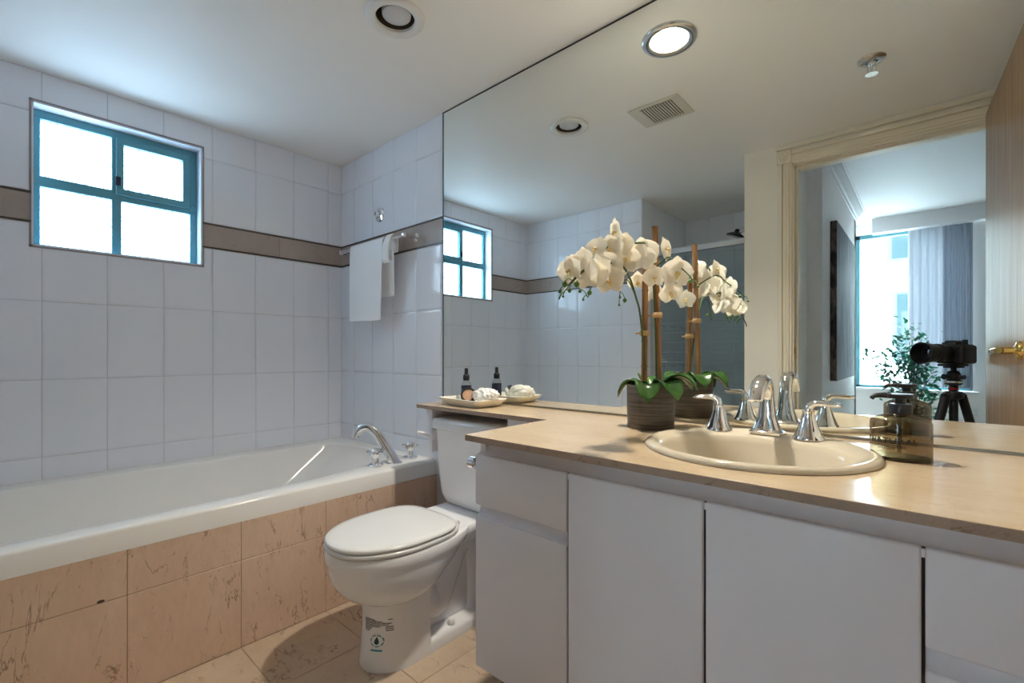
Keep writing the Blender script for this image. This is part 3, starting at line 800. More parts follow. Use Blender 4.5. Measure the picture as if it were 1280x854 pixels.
# sink faucet: widespread, arched spout and two bell handles
fa = empty('sink_faucet', (-.302, 1.308, KZ), 'polished chrome widespread sink faucet with two lever handles', 'faucet')
zb = KZ + .0095
s = MB()
fx, fy = -.303, 1.308
def sect(c, d, w, hgt, sq=3.2, n=20):
    d = Vector(d).normalized(); x = Vector((1, 0, 0)); up = x.cross(d).normalized()
    out = []
    for k in range(n):
        a = 2 * pi * k / n
        out.append(Vector(c) + x * w * (abs(cos(a)) ** (2 / sq)) * (1 if cos(a) >= 0 else -1) + up * hgt * (abs(sin(a)) ** (2 / sq)) * (1 if sin(a) >= 0 else -1))
    return out
s.loft([sect((fx, fy, zb), (0, 0, 1), .038, .029, 6), sect((fx, fy, zb + .006), (0, 0, 1), .038, .029, 6), sect((fx, fy, zb + .009), (0, 0, 1), .033, .025, 5),
        sect((fx, fy, zb + .014), (0, 0, 1), .030, .023, 4), sect((fx, fy + .002, zb + .045), (0, -.04, 1), .020, .017), sect((fx, fy + .002, zb + .085), (0, -.1, 1), .016, .0145), sect((fx, fy - .002, zb + .112), (0, -.45, 1), .0155, .0140),
        sect((fx, fy - .016, zb + .131), (0, -1, .75), .016, .013, 2.6), sect((fx, fy - .040, zb + .138), (0, -1, .05), .017, .012, 2.4), sect((fx, fy - .068, zb + .130), (0, -1, -.55), .018, .011, 2.4),
        sect((fx, fy - .092, zb + .110), (0, -1, -1.2), .0175, .010, 2.4), sect((fx, fy - .104, zb + .090), (0, -.6, -1.2), .016, .0085, 2.4)])
s.build('spout', M['chrome'], fa, smooth=50)
for sx, hx, hy in ((-1, -.4145, 1.292), (1, -.2105, 1.292)):
    h = MB()
    h.lathe([(0, zb), (.033, zb), (.033, zb + .004), (.0285, zb + .010), (.0205, zb + .030), (.0145, zb + .050), (.0125, zb + .060), (.0128, zb + .062), (.0128, zb + .066), (0, zb + .068)], (hx, hy, 0), 28)
    h.build('handle', M['chrome'], fa, smooth=50)
    l_ = MB()
    l_.tube([(hx, hy, zb + .062), (hx + sx * .002, hy, zb + .076), (hx + sx * .014, hy - .002, zb + .085), (hx + sx * .035, hy - .004, zb + .0855), (hx + sx * .056, hy - .008, zb + .0845), (hx + sx * .066, hy - .010, zb + .0845)],
            [.0105, .010, .0088, .0075, .0072, .0045], 14, 5, flat=.85)
    l_.build('lever', M['chrome'], fa, smooth=50)

# mirror
mr = empty('wall_mirror', (-.7, D, 1.47), 'huge frameless wall mirror above the marble countertop', 'mirror')
MX0 = -1.700
MB().box((MX0 + .002, D - .006, KZ + .006), (XR - .001, D - .001, CZ - .005)).build('glass', M['mirror'], mr, smooth=0)
MB().box((MX0 - .004, D - .007, KZ + .002), (MX0 + .0025, D - .001, CZ - .001)).box((MX0 - .004, D - .007, CZ - .0065), (XR - .001, D - .001, CZ - .001)).build('edge_strip', M['mirror_edge'], mr, smooth=0)
MB().box((MX0, D - .008, KZ + .0004), (XR - .001, D - .001, KZ + .0075)).build('bottom_channel', mat('grey_channel', (.20, .19, .16), .35, metal=.6), mr, smooth=0)

# toilet paper post on the vanity side
tp = MB()
tp.lathe([(0, 0), (.019, 0), (.019, .003), (.013, .006), (.010, .012), (.010, .026), (.0155, .027), (.0155, .046), (.013, .049), (0, .049)], (VX0, .872, .712), 24, Matrix.Rotation(-pi / 2, 4, 'Y'))
tag(tp.build('paper_holder_post', M['chrome']), 'round chrome toilet paper holder post on the side of the vanity', 'paper holder')

# ------------------------------------------------------------------ towel bar, towel, shower flange
tb = empty('towel_bar', (-2.22, D, 1.595), 'chrome towel bar on the brown tile border beside the mirror', 'towel bar')
TY, TZ = 1.345, 1.591
MB().tube([(-2.545, TY, TZ), (-1.905, TY, TZ)], .0085, 16).build('bar', M['chrome'], tb)
for x in (-2.535, -1.913):
    p_ = MB()
    p_.lathe([(0, -.0045), (.022, -.0045), (.022, .004), (.016, .010), (.011, .014), (.009, .03), (.009, .060), (.0125, .066), (.0125, .082), (.009, .088), (0, .089)], (x, D - .001, TZ), 24, Matrix.Rotation(pi / 2, 4, 'X'))
    p_.build('post', M['chrome'], tb)
tw = empty('hand_towel', (-2.26, TY, TZ), 'white terry hand towel folded over the chrome towel bar', 'towel')
def cloth_strip(x0, x1, prof, wav, seed, th=.006):
    """prof: (y,z) path over the bar; subdivided across x with soft folds"""
    r_ = random.Random(seed); nx = 14; m_ = MB()
    P, _ = catmull([Vector((0, y, z)) for y, z in prof], [1] * len(prof), 6)
    grid = []
    for i, p in enumerate(P):
        row = []
        drop = max(0, (TZ - p.z)) / .4
        for k in range(nx + 1):
            u = k / nx
            x = x0 + (x1 - x0) * u + .010 * drop * sin(u * 3 + seed)
            y = p.y + wav * drop * sin(u * 7.3 + seed * 1.7) * (1 if p.y < TY else -.6)
            row.append(m_.bm.verts.new((x, y, p.z + .003 * drop * sin(u * 5 + seed))))
        grid.append(row)
    for a, b in zip(grid[:-1], grid[1:]):
        for k in range(nx): m_.bm.faces.new((a[k], a[k + 1], b[k + 1], b[k]))
    return m_
def cloth(name, m_, par, th=.007):
    o = m_.build(name, M['terry'], par, smooth=80)
    so_ = o.modifiers.new('thick', 'SOLIDIFY'); so_.thickness = th; so_.offset = 0
    sb_ = o.modifiers.new('soft', 'SUBSURF'); sb_.levels = 1; sb_.render_levels = 2
    return o
bt = TZ + .014
cloth('front_flap', cloth_strip(-2.405, -2.075, [(TY + .012, TZ + .002), (TY + .006, bt - .002), (TY - .004, bt), (TY - .015, TZ - .004), (TY - .020, 1.50), (TY - .024, 1.40), (TY - .026, 1.30), (TY - .028, 1.181)], .006, 1), tw)
cloth('back_flap', cloth_strip(-2.385, -2.030, [(TY - .003, bt - .004), (TY + .008, bt - .004), (TY + .016, TZ - .005), (TY + .020, 1.50), (TY + .022, 1.40), (TY + .024, 1.300)], .004, 3), tw)
lo = cloth('folded_corner', cloth_strip(-2.052, -1.998, [(TY + .020, 1.52), (TY + .022, TZ - .01), (TY + .010, bt + .001), (TY - .008, bt + .002), (TY - .024, TZ - .015), (TY - .034, 1.54), (TY - .036, 1.485), (TY - .028, 1.470), (TY - .018, 1.480), (TY - .014, 1.53)], .012, 5), tw)
lo['label'] = 'twisted loose towel corner'
fg = MB()
fg.lathe([(0, -.0045), (.041, -.0045), (.041, .002), (.038, .008), (.026, .013), (.020, .014), (.019, .018), (.012, .020), (.0115, .034), (.009, .034), (.009, .020), (0, .020)], (-2.239, D - .0005, 1.769), 32, Matrix.Rotation(pi / 2, 4, 'X'))
tag(fg.build('shower_arm_flange', M['chrome']), 'round chrome flange with a capped stub on the tile above the towel', 'pipe flange')

# ------------------------------------------------------------------ ceiling fittings
def downlight(x, y, lit, label, trim, R0, ri):
    r0 = empty('recessed_downlight', (x, y, CZ), label, 'downlight', 'recessed downlights in the bathroom ceiling')
    MB().lathe([(R0, .0005), (R0, -.005), (R0 - .005, -.011), (ri + .010, -.013), (ri, -.007), (ri - .001, .004)], (x, y, CZ), 48).build('trim_ring', trim, r0, smooth=50)
    if lit:
        MB().lathe([(ri - .001, .002), (ri - .006, .060), (ri - .018, .092), (.0005, .094)], (x, y, CZ), 40).build('reflector', M['can'], r0)
        MB().lathe([(.036, .092), (.040, .075), (.036, .062), (.020, .055), (.0005, .053)], (x, y, CZ), 32).build('bulb', M['bulb_on'], r0)
    else:
        MB().lathe([(ri - .001, .002), (ri - .004, .050), (.0005, .052)], (x, y, CZ), 40).build('baffle', M['liner'], r0)
        MB().lathe([(.020, .050), (.045, .022), (.049, .012), (.047, .004), (.038, .000), (.020, -.0025), (.0005, -.003)], (x + .003, y + .003, CZ), 36).build('bulb', M['bulb_off'], r0)
    return r0
downlight(-1.339, .905, False, 'unlit recessed downlight in the ceiling above the toilet bowl', M['white_plastic'], .097, .065)
downlight(-.695, 1.201, True, 'lit recessed downlight glowing warm above the orchid, seen in the mirror', M['satin'], .096, .067)
la = bpy.data.lights.new('downlight_lamp', 'AREA'); la.shape = 'DISK'; la.size = .075; la.energy = LAMP_POWER; la.color = (1.0, .93, .80)
lo_ = bpy.data.objects.new('downlight_lamp', la); COL.objects.link(lo_); lo_.location = (-.695, 1.201, CZ + .050)
# vent
ve = empty('ceiling_vent', (-.93, .741, CZ), 'square cream louvred exhaust vent in the ceiling', 'vent')
MB().box((-1.052, .638, CZ - .006), (-.812, .843, CZ - .0005), .002, 1).build('backing', M['vent'], ve, smooth=0)
MB().box((-1.000, .665, CZ - .0068), (-.850, .820, CZ - .0058)).build('dark_opening', M['liner'], ve, smooth=0)
for k in range(12):
    x = -.997 + .0125 * k
    MB().box((x, .665, CZ - .0105), (x + .0062, .820, CZ - .0064), .0008, 1).build('slat', M['vent'], ve, smooth=0)
# sprinkler
spk = empty('fire_sprinkler', (-.16, .567, CZ), 'small chrome pendant fire sprinkler head in the ceiling', 'sprinkler')
MB().lathe([(.046, .0005), (.046, -.003), (.038, -.010), (.018, -.013), (.017, -.008)], (-.16, .567, CZ), 32).build('escutcheon', M['satin'], spk)
q = MB().lathe([(.013, -.006), (.013, -.024), (.009, -.030), (.005, -.030), (.005, -.055), (0, -.055)], (-.16, .567, CZ), 16)
for sx in (-1, 1): q.tube([(-.16 + sx * .012, .567, CZ - .022), (-.16 + sx * .013, .567, CZ - .039), (-.16 + sx * .004, .567, CZ - .056)], .003, 8, 3)
q.build('frame', M['satin'], spk)
MB().lathe([(0, -.0555), (.021, -.0555), (.021, -.059), (0, -.059)], (-.16, .567, CZ), 24).build('deflector', M['chrome'], spk)

# ------------------------------------------------------------------ shower front (seen in the mirror)
sd = empty('shower_door', (-1.17, -.51, 0), 'framed glass shower door with etched stripes, reflected in the mirror', 'shower door')
ys_ = -.50
MB().box((-1.558, ys_ - .02, 1.735), (-.782, ys_ + .02, 1.775), .003, 1).build('header_rail', M['satin'], sd, smooth=0)
MB().box((-1.558, ys_ - .02, .08), (-.782, ys_ + .02, .115), .003, 1).build('bottom_rail', M['satin'], sd, smooth=0)
for x in (-1.558, -.817): MB().box((x, ys_ - .02, .115), (x + .035, ys_ + .02, 1.735), .003, 1).build('jamb_rail', M['satin'], sd, smooth=0)
MB().box((-1.523, ys_ - .003, .115), (-.817, ys_ + .003, 1.735)).build('glass_panel', M['showerglass'], sd, smooth=0)
es = MB(); z = 1.235; hgt = .004
for k in range(13):
    es.box((-1.50, ys_ + .0031, z - hgt), (-.83, ys_ + .0036, z)); z -= .072; hgt = .004
es.build('etched_stripes', M['frost_stripe'], sd, smooth=0)
MB().box((-1.563, -.56, 0), (-.78, -.45, .08), .004, 2).build('curb', M['tile'], sd, smooth=0)
shh = empty('wall_mounted_shower', (-.80, -.72, 1.86), 'dark shower head on a bent arm above the shower door rail', 'shower head')
MB().tube([(-.781, -.70, 1.89), (-.86, -.69, 1.90), (-.93, -.68, 1.885), (-.985, -.67, 1.86)], .012, 12, 4).build('arm', M['satin'], shh)
MB().lathe([(0, .05), (.014, .05), (.018, .03), (.055, .012), (.062, .004), (.060, -.004), (0, -.006)], (-1.010, -.665, 1.835), 28, Matrix.Rotation(radians(20), 4, 'Y')).build('spray_head', M['blackgloss'], shh)

# ------------------------------------------------------------------ things on the counter
# tray
tr_ = MB()
TRX, TRY = -1.385, 1.305
mrot = Matrix.Translation((TRX, TRY, KZ)) @ Matrix.Rotation(radians(-4), 4, 'Z')
tt = MB()
tt.loft([rrect(0, 0, .100, .062, .025, .0003), rrect(0, 0, .105, .066, .025, .003), rrect(0, 0, .128, .083, .022, .026), rrect(0, 0, .131, .086, .022, .030), rrect(0, 0, .128, .083, .022, .031), rrect(0, 0, .103, .064, .024, .008), rrect(0, 0, .09, .052, .024, .006)])
tr_.merge(tt.bm, mrot)
tag(tr_.build('ceramic_tray', M['ceramic'], smooth=50), 'shallow cream ceramic tray on the shelf above the toilet tank', 'tray')
# spray bottle
bx, by = -1.440, 1.322; bz = KZ + .007
bo_ = empty('spray_bottle', (bx, by, bz), 'small clear bottle with black pump and navy label in the cream tray', 'bottle')
MB().lathe([(0, .0005), (.020, .0005), (.0215, .003), (.0215, .074), (.019, .084), (.011, .091), (.010, .096)], (bx, by, bz), 28, cap0=True).build('glass_body', M['clear'], bo_)
MB().lathe([(.0219, .018), (.0219, .070)], (bx, by, bz), 28).build('label', M['label_navy'], bo_)
MB().lathe([(0, .015), (.0195, .015), (.0195, .0152), (.0195, .003), (0, .003)], (bx, by, bz), 20).build('liquid', M['tan'], bo_)
MB().lathe([(.0125, .092), (.0135, .094), (.0135, .112), (.011, .116), (.008, .118), (.0075, .140), (.006, .143), (0, .143)], (bx, by, bz), 20, cap0=True).build('pump', M['black'], bo_)
lt_ = MB()
for k in range(7):
    for r_ in range(2):
        a = radians(-150 + k * 9); 
        p = Vector((bx + .0222 * cos(a), by + .0222 * sin(a), bz + .058 - r_ * .009)); tdir = Vector((-sin(a), cos(a), 0))
        lt_.quad([p, p + tdir * .002, p + tdir * .002 + Vector((0, 0, .0035)), p + Vector((0, 0, .0035))])
lt_.build('label_print', M['ceramic'], bo_, smooth=0)
# round brush leaning
rbx, rby = -1.385, 1.284
rbz = KZ + .009
rbm = Matrix.Translation((rbx, rby, rbz + .031)) @ Matrix.Rotation(radians(42), 4, 'Z') @ Matrix.Rotation(radians(66), 4, 'X')
rr = empty('round_brush', (rbx, rby, rbz), 'round tan-faced bath brush with black rim leaning in the cream tray', 'brush')
x_ = MB(); x_.lathe([(0, .010), (.023, .010), (.025, .008), (.025, .004), (0, .004)], (0, 0, 0), 32); y_ = MB(); y_.merge(x_.bm, rbm); y_.build('wood_face', M['tan'], rr)
x_ = MB(); x_.lathe([(.0235, .012), (.030, .012), (.032, .008), (.032, -.006), (.030, -.008), (.026, -.004), (.0235, .004)], (0, 0, 0), 32); y_ = MB(); y_.merge(x_.bm, rbm); y_.build('rim', M['black'], rr)
x_ = MB(); x_.lathe([(.028, -.004), (.026, -.020), (.018, -.026), (0, -.028)], (0, 0, 0), 24); y_ = MB(); y_.merge(x_.bm, rbm); y_.build('bristles', M['puff'], rr)
# bath puff
pf = bmesh.new(); bmesh.ops.create_icosphere(pf, subdivisions=4, radius=1)
rp = random.Random(9)
for v in pf.verts:
    n_ = v.co.normalized()
    rr_ = 1 + .13 * sin(9 * n_.x + 3 * sin(7 * n_.y)) * cos(8 * n_.z + 2 * n_.y) + .10 * sin(17 * n_.y + 11 * n_.x)
    v.co = n_ * rr_; v.co = Vector((v.co.x * .062, v.co.y * .035, v.co.z * .030))
pm = MB(); pm.merge(pf, Matrix.Translation((-1.308, 1.305, KZ + .043)))
tag(pm.build('bath_puff', M['puff'], smooth=80), 'crumpled white mesh bath puff in the cream tray', 'bath puff')

# soap dispenser
sx_, sy_ = -.040, 1.212
sp_ = empty('soap_dispenser', (sx_, sy_, KZ), 'smoked amber glass soap dispenser with black pump beside the sink', 'soap dispenser')
def oval(a, b, z, n=40): return [Vector((sx_ + a * cos(2 * pi * k / n), sy_ + b * sin(2 * pi * k / n), z)) for k in range(n)]
ROTS = Matrix.Translation((sx_, sy_, 0)) @ Matrix.Rotation(radians(4), 4, 'Z') @ Matrix.Translation((-sx_, -sy_, 0))
s = MB()
A, B = .049, .035
s.loft([oval(A - .002, B - .002, KZ + .0004), oval(A, B, KZ + .003), oval(A, B, KZ + .074), oval(A - .002, B - .002, KZ + .079), oval(A - .011, B - .008, KZ + .085), oval(.022, .0185, KZ + .091), oval(.0150, .0150, KZ + .094), oval(.0145, .0145, KZ + .098)], cap1=False)
s2 = MB(); s2.merge(s.bm, ROTS); s2.build('bottle_body', M['smoke'], sp_, smooth=50)
s = MB(); s.loft([oval(A - .004, B - .004, KZ + .004), oval(A - .003, B - .003, KZ + .0075)]); s2 = MB(); s2.merge(s.bm, ROTS); s2.build('glass_base', mat('thick_smoked_base', (.05, .045, .03), .1), sp_, smooth=50)
MB().tube([(sx_ - .002, sy_, KZ + .010), (sx_, sy_, KZ + .095)], .0035, 12).build('dip_tube', M['smoke'], sp_)
MB().lathe([(0, .092), (.019, .092), (.019, .110), (.018, .1115), (.009, .112), (.009, .122), (.021, .123), (.0215, .130), (.0205, .1315), (0, .1315)], (sx_, sy_, KZ), 28).build('pump_collar', M['black'], sp_)
MB().tube([(sx_ - .014, sy_, KZ + .127), (sx_ - .030, sy_ - .002, KZ + .127), (sx_ - .041, sy_ - .004, KZ + .125), (sx_ - .046, sy_ - .005, KZ + .119)], [.006, .0052, .0045, .004], 12, 4).build('nozzle', M['black'], sp_)
def text_mesh(body, size, m, name, par, place):
    cu = bpy.data.curves.new('txt', 'FONT'); cu.body = body; cu.size = size; cu.align_x = 'CENTER'; cu.extrude = .0
    o_ = bpy.data.objects.new('txt', cu); COL.objects.link(o_)
    dg = bpy.context.evaluated_depsgraph_get(); me = bpy.data.meshes.new_from_object(o_.evaluated_get(dg))
    bpy.data.objects.remove(o_)
    bm_ = bmesh.new(); bm_.from_mesh(me); bpy.data.meshes.remove(me)
    bmesh.ops.subdivide_edges(bm_, edges=[e for e in bm_.edges if e.calc_length() > size * .4], cuts=2)
    for v in bm_.verts: v.co = place(v.co.x, v.co.y)
    k = MB(); k.merge(bm_)
    return k.build(name, m, par, smooth=0)
def wrap(ux, uz, ctr=-108):
    a = radians(ctr) + ux / .044
    p = ROTS @ Vector((sx_ + (A + .0006) * cos(a), sy_ + (B + .0006) * sin(a), 0))
    return Vector((p.x, p.y, KZ + uz))
text_mesh('NATURAL', .0165, M['ink'], 'label_text', sp_, lambda x, y: wrap(x, y + .0345))
fp = MB()
for (x0, x1, z0) in ((-.020, .020, .0515), (-.022, .018, .0305), (-.022, .018, .0275), (-.022, .004, .0245)):
    x = x0
    while x < x1:
        fp.quad([wrap(x, z0), wrap(x + .0028, z0), wrap(x + .0028, z0 + .0012), wrap(x, z0 + .0012)]); x += .0036
fp.build('label_small_print', M['ink'], sp_, smooth=0)

# ------------------------------------------------------------------ orchid
OX, OY = -.591, 1.256
oc = empty('potted_orchid', (OX, OY, KZ), 'white moth orchid on bamboo stakes in a dark striped pot on the countertop', 'orchid')
MB().lathe([(0, .0003), (.062, .0003), (.064, .002), (.066, .06), (.066, .121), (.0655, .123), (.062, .123), (.0605, .110), (0, .108)], (OX, OY, KZ), 48).build('pot', M['pot'], oc, smooth=50)
mo = bmesh.new(); bmesh.ops.create_icosphere(mo, subdivisions=3, radius=1)
for v in mo.verts: v.co = Vector((v.co.x * .059, v.co.y * .059, v.co.z * .018 * (1 + .3 * sin(40 * v.co.x) * cos(37 * v.co.y))))
k = MB(); k.merge(mo, Matrix.Translation((OX, OY, KZ + .108))); k.build('moss', M['moss'], oc)
# stakes
st1 = [(-.607, 1.248, .90), (-.602, 1.245, 1.262)]
st2 = [(-.567, 1.262, .90), (-.581, 1.262, 1.372)]
for (a, b_) in (st1, st2):
    k = MB(); a = Vector(a); b_ = Vector(b_); n_ = 5
    pts, rad = [], []
    for i in range(n_ + 1):
        for du, r_ in ((-.012, .0085), (0, .0098), (.012, .0085)):
            u = i / n_ + du
            if 0 <= u <= 1: pts.append(a.lerp(b_, u)); rad.append(r_)
    k.tube(pts, rad, 12); so_ = k.build('stake', M['bamboo'], oc, smooth=50)
    m_ = a.lerp(b_, .46)
    k = MB(); k.lathe([(.0125, -.007), (.0145, -.003), (.0145, .004), (.0125, .008)], m_, 14); k.box((m_.x - .026, m_.y - .004, m_.z - .002), (m_.x - .006, m_.y - .001, m_.z + .003)); k.build('tie', M['raffia'], so_)
# leaves
def leaf(base, ang, L, W, up, droop, tw_=0):
    m_ = MB(); n_ = 12; w_ = 8
    d = Vector((cos(radians(ang)), sin(radians(ang)), 0)); sd_ = Vector((-d.y, d.x, 0))
    for side in (0,):
        grid = []
        for i in range(n_ + 1):
            u = i / n_
            c = Vector(base) + d * (L * (u - .12 * u * u)) + Vector((0, 0, up * sin(pi * u * .62) - droop * u ** 2.2))
            ww = max(.0006, W * sqrt(max(0, 1 - (2 * (.06 + .94 * u) ** 1.25 - 1) ** 2)))
            row = []
            for j in range(w_ + 1):
                s_ = j / w_ * 2 - 1
                row.append(m_.bm.verts.new(c + sd_ * (ww * s_) + Vector((0, 0, .35 * ww * abs(s_) ** 1.6 + tw_ * s_ * u))))
            grid.append(row)
        for a, b_ in zip(grid[:-1], grid[1:]):
            for j in range(w_): m_.bm.faces.new((a[j], a[j + 1], b_[j + 1], b_[j]))
    o_ = m_.build('leaf', M['leaf'], oc, smooth=80)
    q_ = o_.modifiers.new('thick', 'SOLIDIFY'); q_.thickness = .003
    return o_
lz = KZ + .115
leaf((OX + .012, OY - .025, lz), -72, .075, .036, .030, .062)
leaf((OX - .02, OY - .005, lz), 195, .085, .032, .030, .060)
leaf((OX + .015, OY + .0, lz), -30, .115, .034, .036, .060)
leaf((OX + .01, OY + .02, lz), 50, .125, .034, .050, .055)
leaf((OX - .01, OY + .02, lz), 120, .10, .032, .045, .045)
leaf((OX + .0, OY - .01, lz), -135, .060, .028, .024, .040)
leaf((OX + .02, OY + .01, lz), 12, .12, .032, .050, .050)
# flower spikes
def unproj(u, v, plane):        # point on the spike's vertical plane: (x0,y0,dx,dy)
    F = (-sin(TH), cos(TH)); R = (cos(TH), sin(TH))
    r = (u - 640) / 580; rx, ry = F[0] + R[0] * r, F[1] + R[1] * r; rz = (441.5 - v) / 580
    x0, y0, dx, dy = plane
    det = rx * (-dy) + dx * ry
    tt_ = (x0 * (-dy) + dx * y0) / det
    return Vector((rx * tt_, ry * tt_, H0 + rz * tt_))
PA = (-.60, 1.26, .05, -1.0)
PB = (-.585, 1.238, 1.0, -.30)
STEMPTS = []
def spike(pts, rad=.0028):
    STEMPTS.extend(catmull([Vector(q) for q in pts], [1] * len(pts), 6)[0])
    k = MB(); k.tube(pts, [rad] * (len(pts) - 3) + [rad * .85, rad * .7, rad * .6], 8, 5); return k.build('stem', M['stem'], oc)
A_px = [(806, 470), (801, 400), (795, 372), (786, 345), (776, 331), (763, 329), (748, 331), (733, 336), (722, 345), (710, 358), (702, 367), (699, 374)]
spA = [Vector((-.604, 1.258, .90))] + [unproj(u, v, PA) for u, v in A_px[1:]]
spA = [p if i < 4 else p + (Vector((0, 0, H0)) - p).normalized() * .040 for i, p in enumerate(spA)]
spike(spA)
spB_ = [Vector((-.570, 1.252, .90)), Vector((-.574, 1.254, 1.05)), Vector((-.580, 1.252, 1.20)), Vector((-.585, 1.24, 1.31)), unproj(790, 303, PA), unproj(783, 292, PA), unproj(770, 300, PA), unproj(755, 312, PA), unproj(741, 322, PA)]
spike(spB_)
C0 = Vector((-.585, 1.24, 1.235))
spike([C0, unproj(834, 322, PB), unproj(846, 331, PB), unproj(858, 341, PB), unproj(868, 352, PB)], .0022)
spike([unproj(763, 329, PA), unproj(752, 338, PA), unproj(744, 350, PA), unproj(738, 362, PA), unproj(735, 372, PA)], .0016)
spike([unproj(795, 372, PA), unproj(786, 352, PA), unproj(779, 352, PA), unproj(775, 366, PA), unproj(774, 378, PA)], .0016)
def bud(p, r_, d=(0, 0, -1)):
    k = MB(); q = Vector(d).to_track_quat('Z', 'Y').to_matrix().to_4x4()
    k.lathe([(.0005, -.1 * r_), (.55 * r_, .15 * r_), (.95 * r_, .8 * r_), (.85 * r_, 1.5 * r_), (.4 * r_, 2.0 * r_), (.0005, 2.15 * r_)], p, 12, q)
    top = Vector(p); near = min(STEMPTS, key=lambda w_: (w_ - top).length)
    k.tube([near, near.lerp(top, .5) + Vector((0, 0, .006)), top], [.0011, .0010, .0013], 6, 3)
    return k.build('bud', M['budm'], oc)
for (u, v, r_) in ((706, 352, .0062), (721, 352, .0066), (700, 362, .0042), (712, 361, .0045), (704, 369, .003), (737, 363, .0058), (725, 362, .004), (729, 373, .003), (781, 373, .0058), (775, 370, .0035), (774, 380, .003)):
    bud(unproj(u, v, PA), r_, (.1, -.2, -1))
for (u, v, r_) in ((862, 349, .0055), (872, 356, .004)): bud(unproj(u, v, PB), r_, (.3, 0, -1))

def petal_grid(L, W, cup, point, base, n_=9, w_=6, ruff=0.0):
    rows = []
    for i in range(n_ + 1):
        u = i / n_
        ww = W * (sin(pi * (base + (1 - base) * u) ** point) ** .65) if u < 1 else .0004
        if i == 0: ww = max(ww, W * .25)
        row = []
        for j in range(w_ + 1):
            s_ = j / w_ * 2 - 1
            row.append(Vector((ww * s_, L * u, cup * (u - .25) ** 2 * 1.4 - .12 * ww * (1 - s_ * s_) + ruff * sin(6 * s_ + 3 * u) * u)))
        rows.append(row)
    return rows
def flower(p, face, size, roll=0.0, seed=0):
    """five tepals plus a lip; +Z of the flower looks along face"""
    r_ = random.Random(seed + 77)
    f_ = Vector(face).normalized()
    up_ = Vector((0, 0, 1)); x_ax = up_.cross(f_).normalized(); y_ax = f_.cross(x_ax).normalized()
    mb = Matrix((x_ax, y_ax, f_)).transposed().to_4x4()
    mt = Matrix.Translation(p) @ mb @ Matrix.Rotation(radians(roll), 4, 'Z')
    m_ = MB()
    spec = [(90, 1.0, .40, .95, .1, -.003), (0 + 12, 1.0, .72, .74, .12, .002), (180 - 12, 1.0, .72, .74, .12, .002), (-52, .95, .36, .95, .1, -.004), (-128, .95, .36, .95, .1, -.004)]
    for (ang, L, W, pt, bs, dz) in spec:
        g_ = petal_grid(L * size, W * size, r_.uniform(-.22, .10) * size, pt, bs, ruff=.02 * size)
        tilt = Matrix.Rotation(radians(r_.uniform(-4, 16)), 4, 'X')
        mm = mt @ Matrix.Rotation(radians(ang - 90 + r_.uniform(-6, 6)), 4, 'Z') @ Matrix.Translation((0, 0, dz * size * 20)) @ tilt
        vs_ = [[m_.bm.verts.new(mm @ q_) for q_ in row] for row in g_]
        for a, b_ in zip(vs_[:-1], vs_[1:]):
            for j in range(len(a) - 1): m_.bm.faces.new((a[j], a[j + 1], b_[j + 1], b_[j]))
    fo_ = m_.build('flower', M['petal'], oc, smooth=80)
    k = MB(); t2 = MB()
    t2.lathe([(.0005, .30 * size), (.08 * size, .27 * size), (.11 * size, .16 * size), (.07 * size, .02 * size), (.02 * size, -.04 * size)], (0, 0, 0), 10)
    t2.tube([(0, -.03 * size, .1 * size), (0, -.16 * size, .26 * size), (0, -.30 * size, .30 * size), (0, -.42 * size, .22 * size)], [.06 * size, .12 * size, .10 * size, .02 * size], 8, 3, flat=.5)
    for sx in (-1, 1): t2.tube([(0, -.05 * size, .08 * size), (sx * .14 * size, -.06 * size, .22 * size), (sx * .17 * size, .04 * size, .33 * size)], [.04 * size, .09 * size, .02 * size], 8, 3, flat=.4)
    k.merge(t2.bm, mt); lo_ = k.build('lip', M['lip'], fo_, smooth=80); lo_['label'] = 'yellow lip'
camv = Vector((0, 0, H0))
def facing(p, dx=0, dy=0, dz=0):
    d_ = (camv - p).normalized(); return d_ + Vector((dx, dy, dz))
fl_list = [  # u, v, plane, size, facing tweak, roll
    (804, 317, PA, .047, (.1, -.1, -.05), 14), (782, 324, PA, .042, (-.3, 0, 0), -10), (770, 290, PA, .038, (-.9, .3, .1), 10), (763, 312, PA, .038, (-.3, -.2, .1), 5),
    (746, 312, PA, .034, (-.6, -.3, .5), -8), (762, 349, PA, .042, (-.2, -.1, -.25), 6), (742, 343, PA, .038, (-.5, -.3, -.1), -14), (729, 326, PA, .032, (-.7, -.4, .2), 0),
    (713, 338, PA, .032, (-.6, -.2, -.05), 12), (846, 341, PB, .044, (.15, .0, -.05), -6), (832, 312, PB, .036, (.5, .9, .2), 0), (838, 366, PB, .034, (.2, .2, -.4), 20), (797, 352, PB, .032, (-.2, .5, -.2), 0), (757, 331, PA, .036, (-.3, -.1, .1), 20), (733, 346, PA, .034, (-.5, -.1, -.2), 5), (778, 306, PA, .034, (-.2, -.3, .3), -20), (722, 333, PA, .032, (-.4, 0, .2), 30), (818, 346, PB, .034, (0, 0, -.2), 8)]
rj = random.Random(21)
for i, (u, v, pl_, sz, tw_, ro) in enumerate(fl_list):
    p = unproj(u, v, pl_)
    p = p + (camv - p).normalized() * rj.uniform(.008, .028)
    flower(p, facing(p, *tw_), sz, ro, i)
# flowers on the far side of the arch, facing the mirror
for i, (dxs, s_, z_, sz, rl) in enumerate(((.03, .10, 1.285, .040, 10), (.025, .20, 1.262, .042, -15), (.03, .29, 1.235, .042, 8), (.035, .37, 1.215, .040, -8), (.04, .44, 1.205, .038, 20), (.02, .02, 1.20, .034, 0))):
    p = Vector((PA[0] + .05 * s_ + dxs - .022, PA[1] - s_ + .045, z_ - .012)); flower(p, (.25, .85, .05), sz, rl, 40 + i)

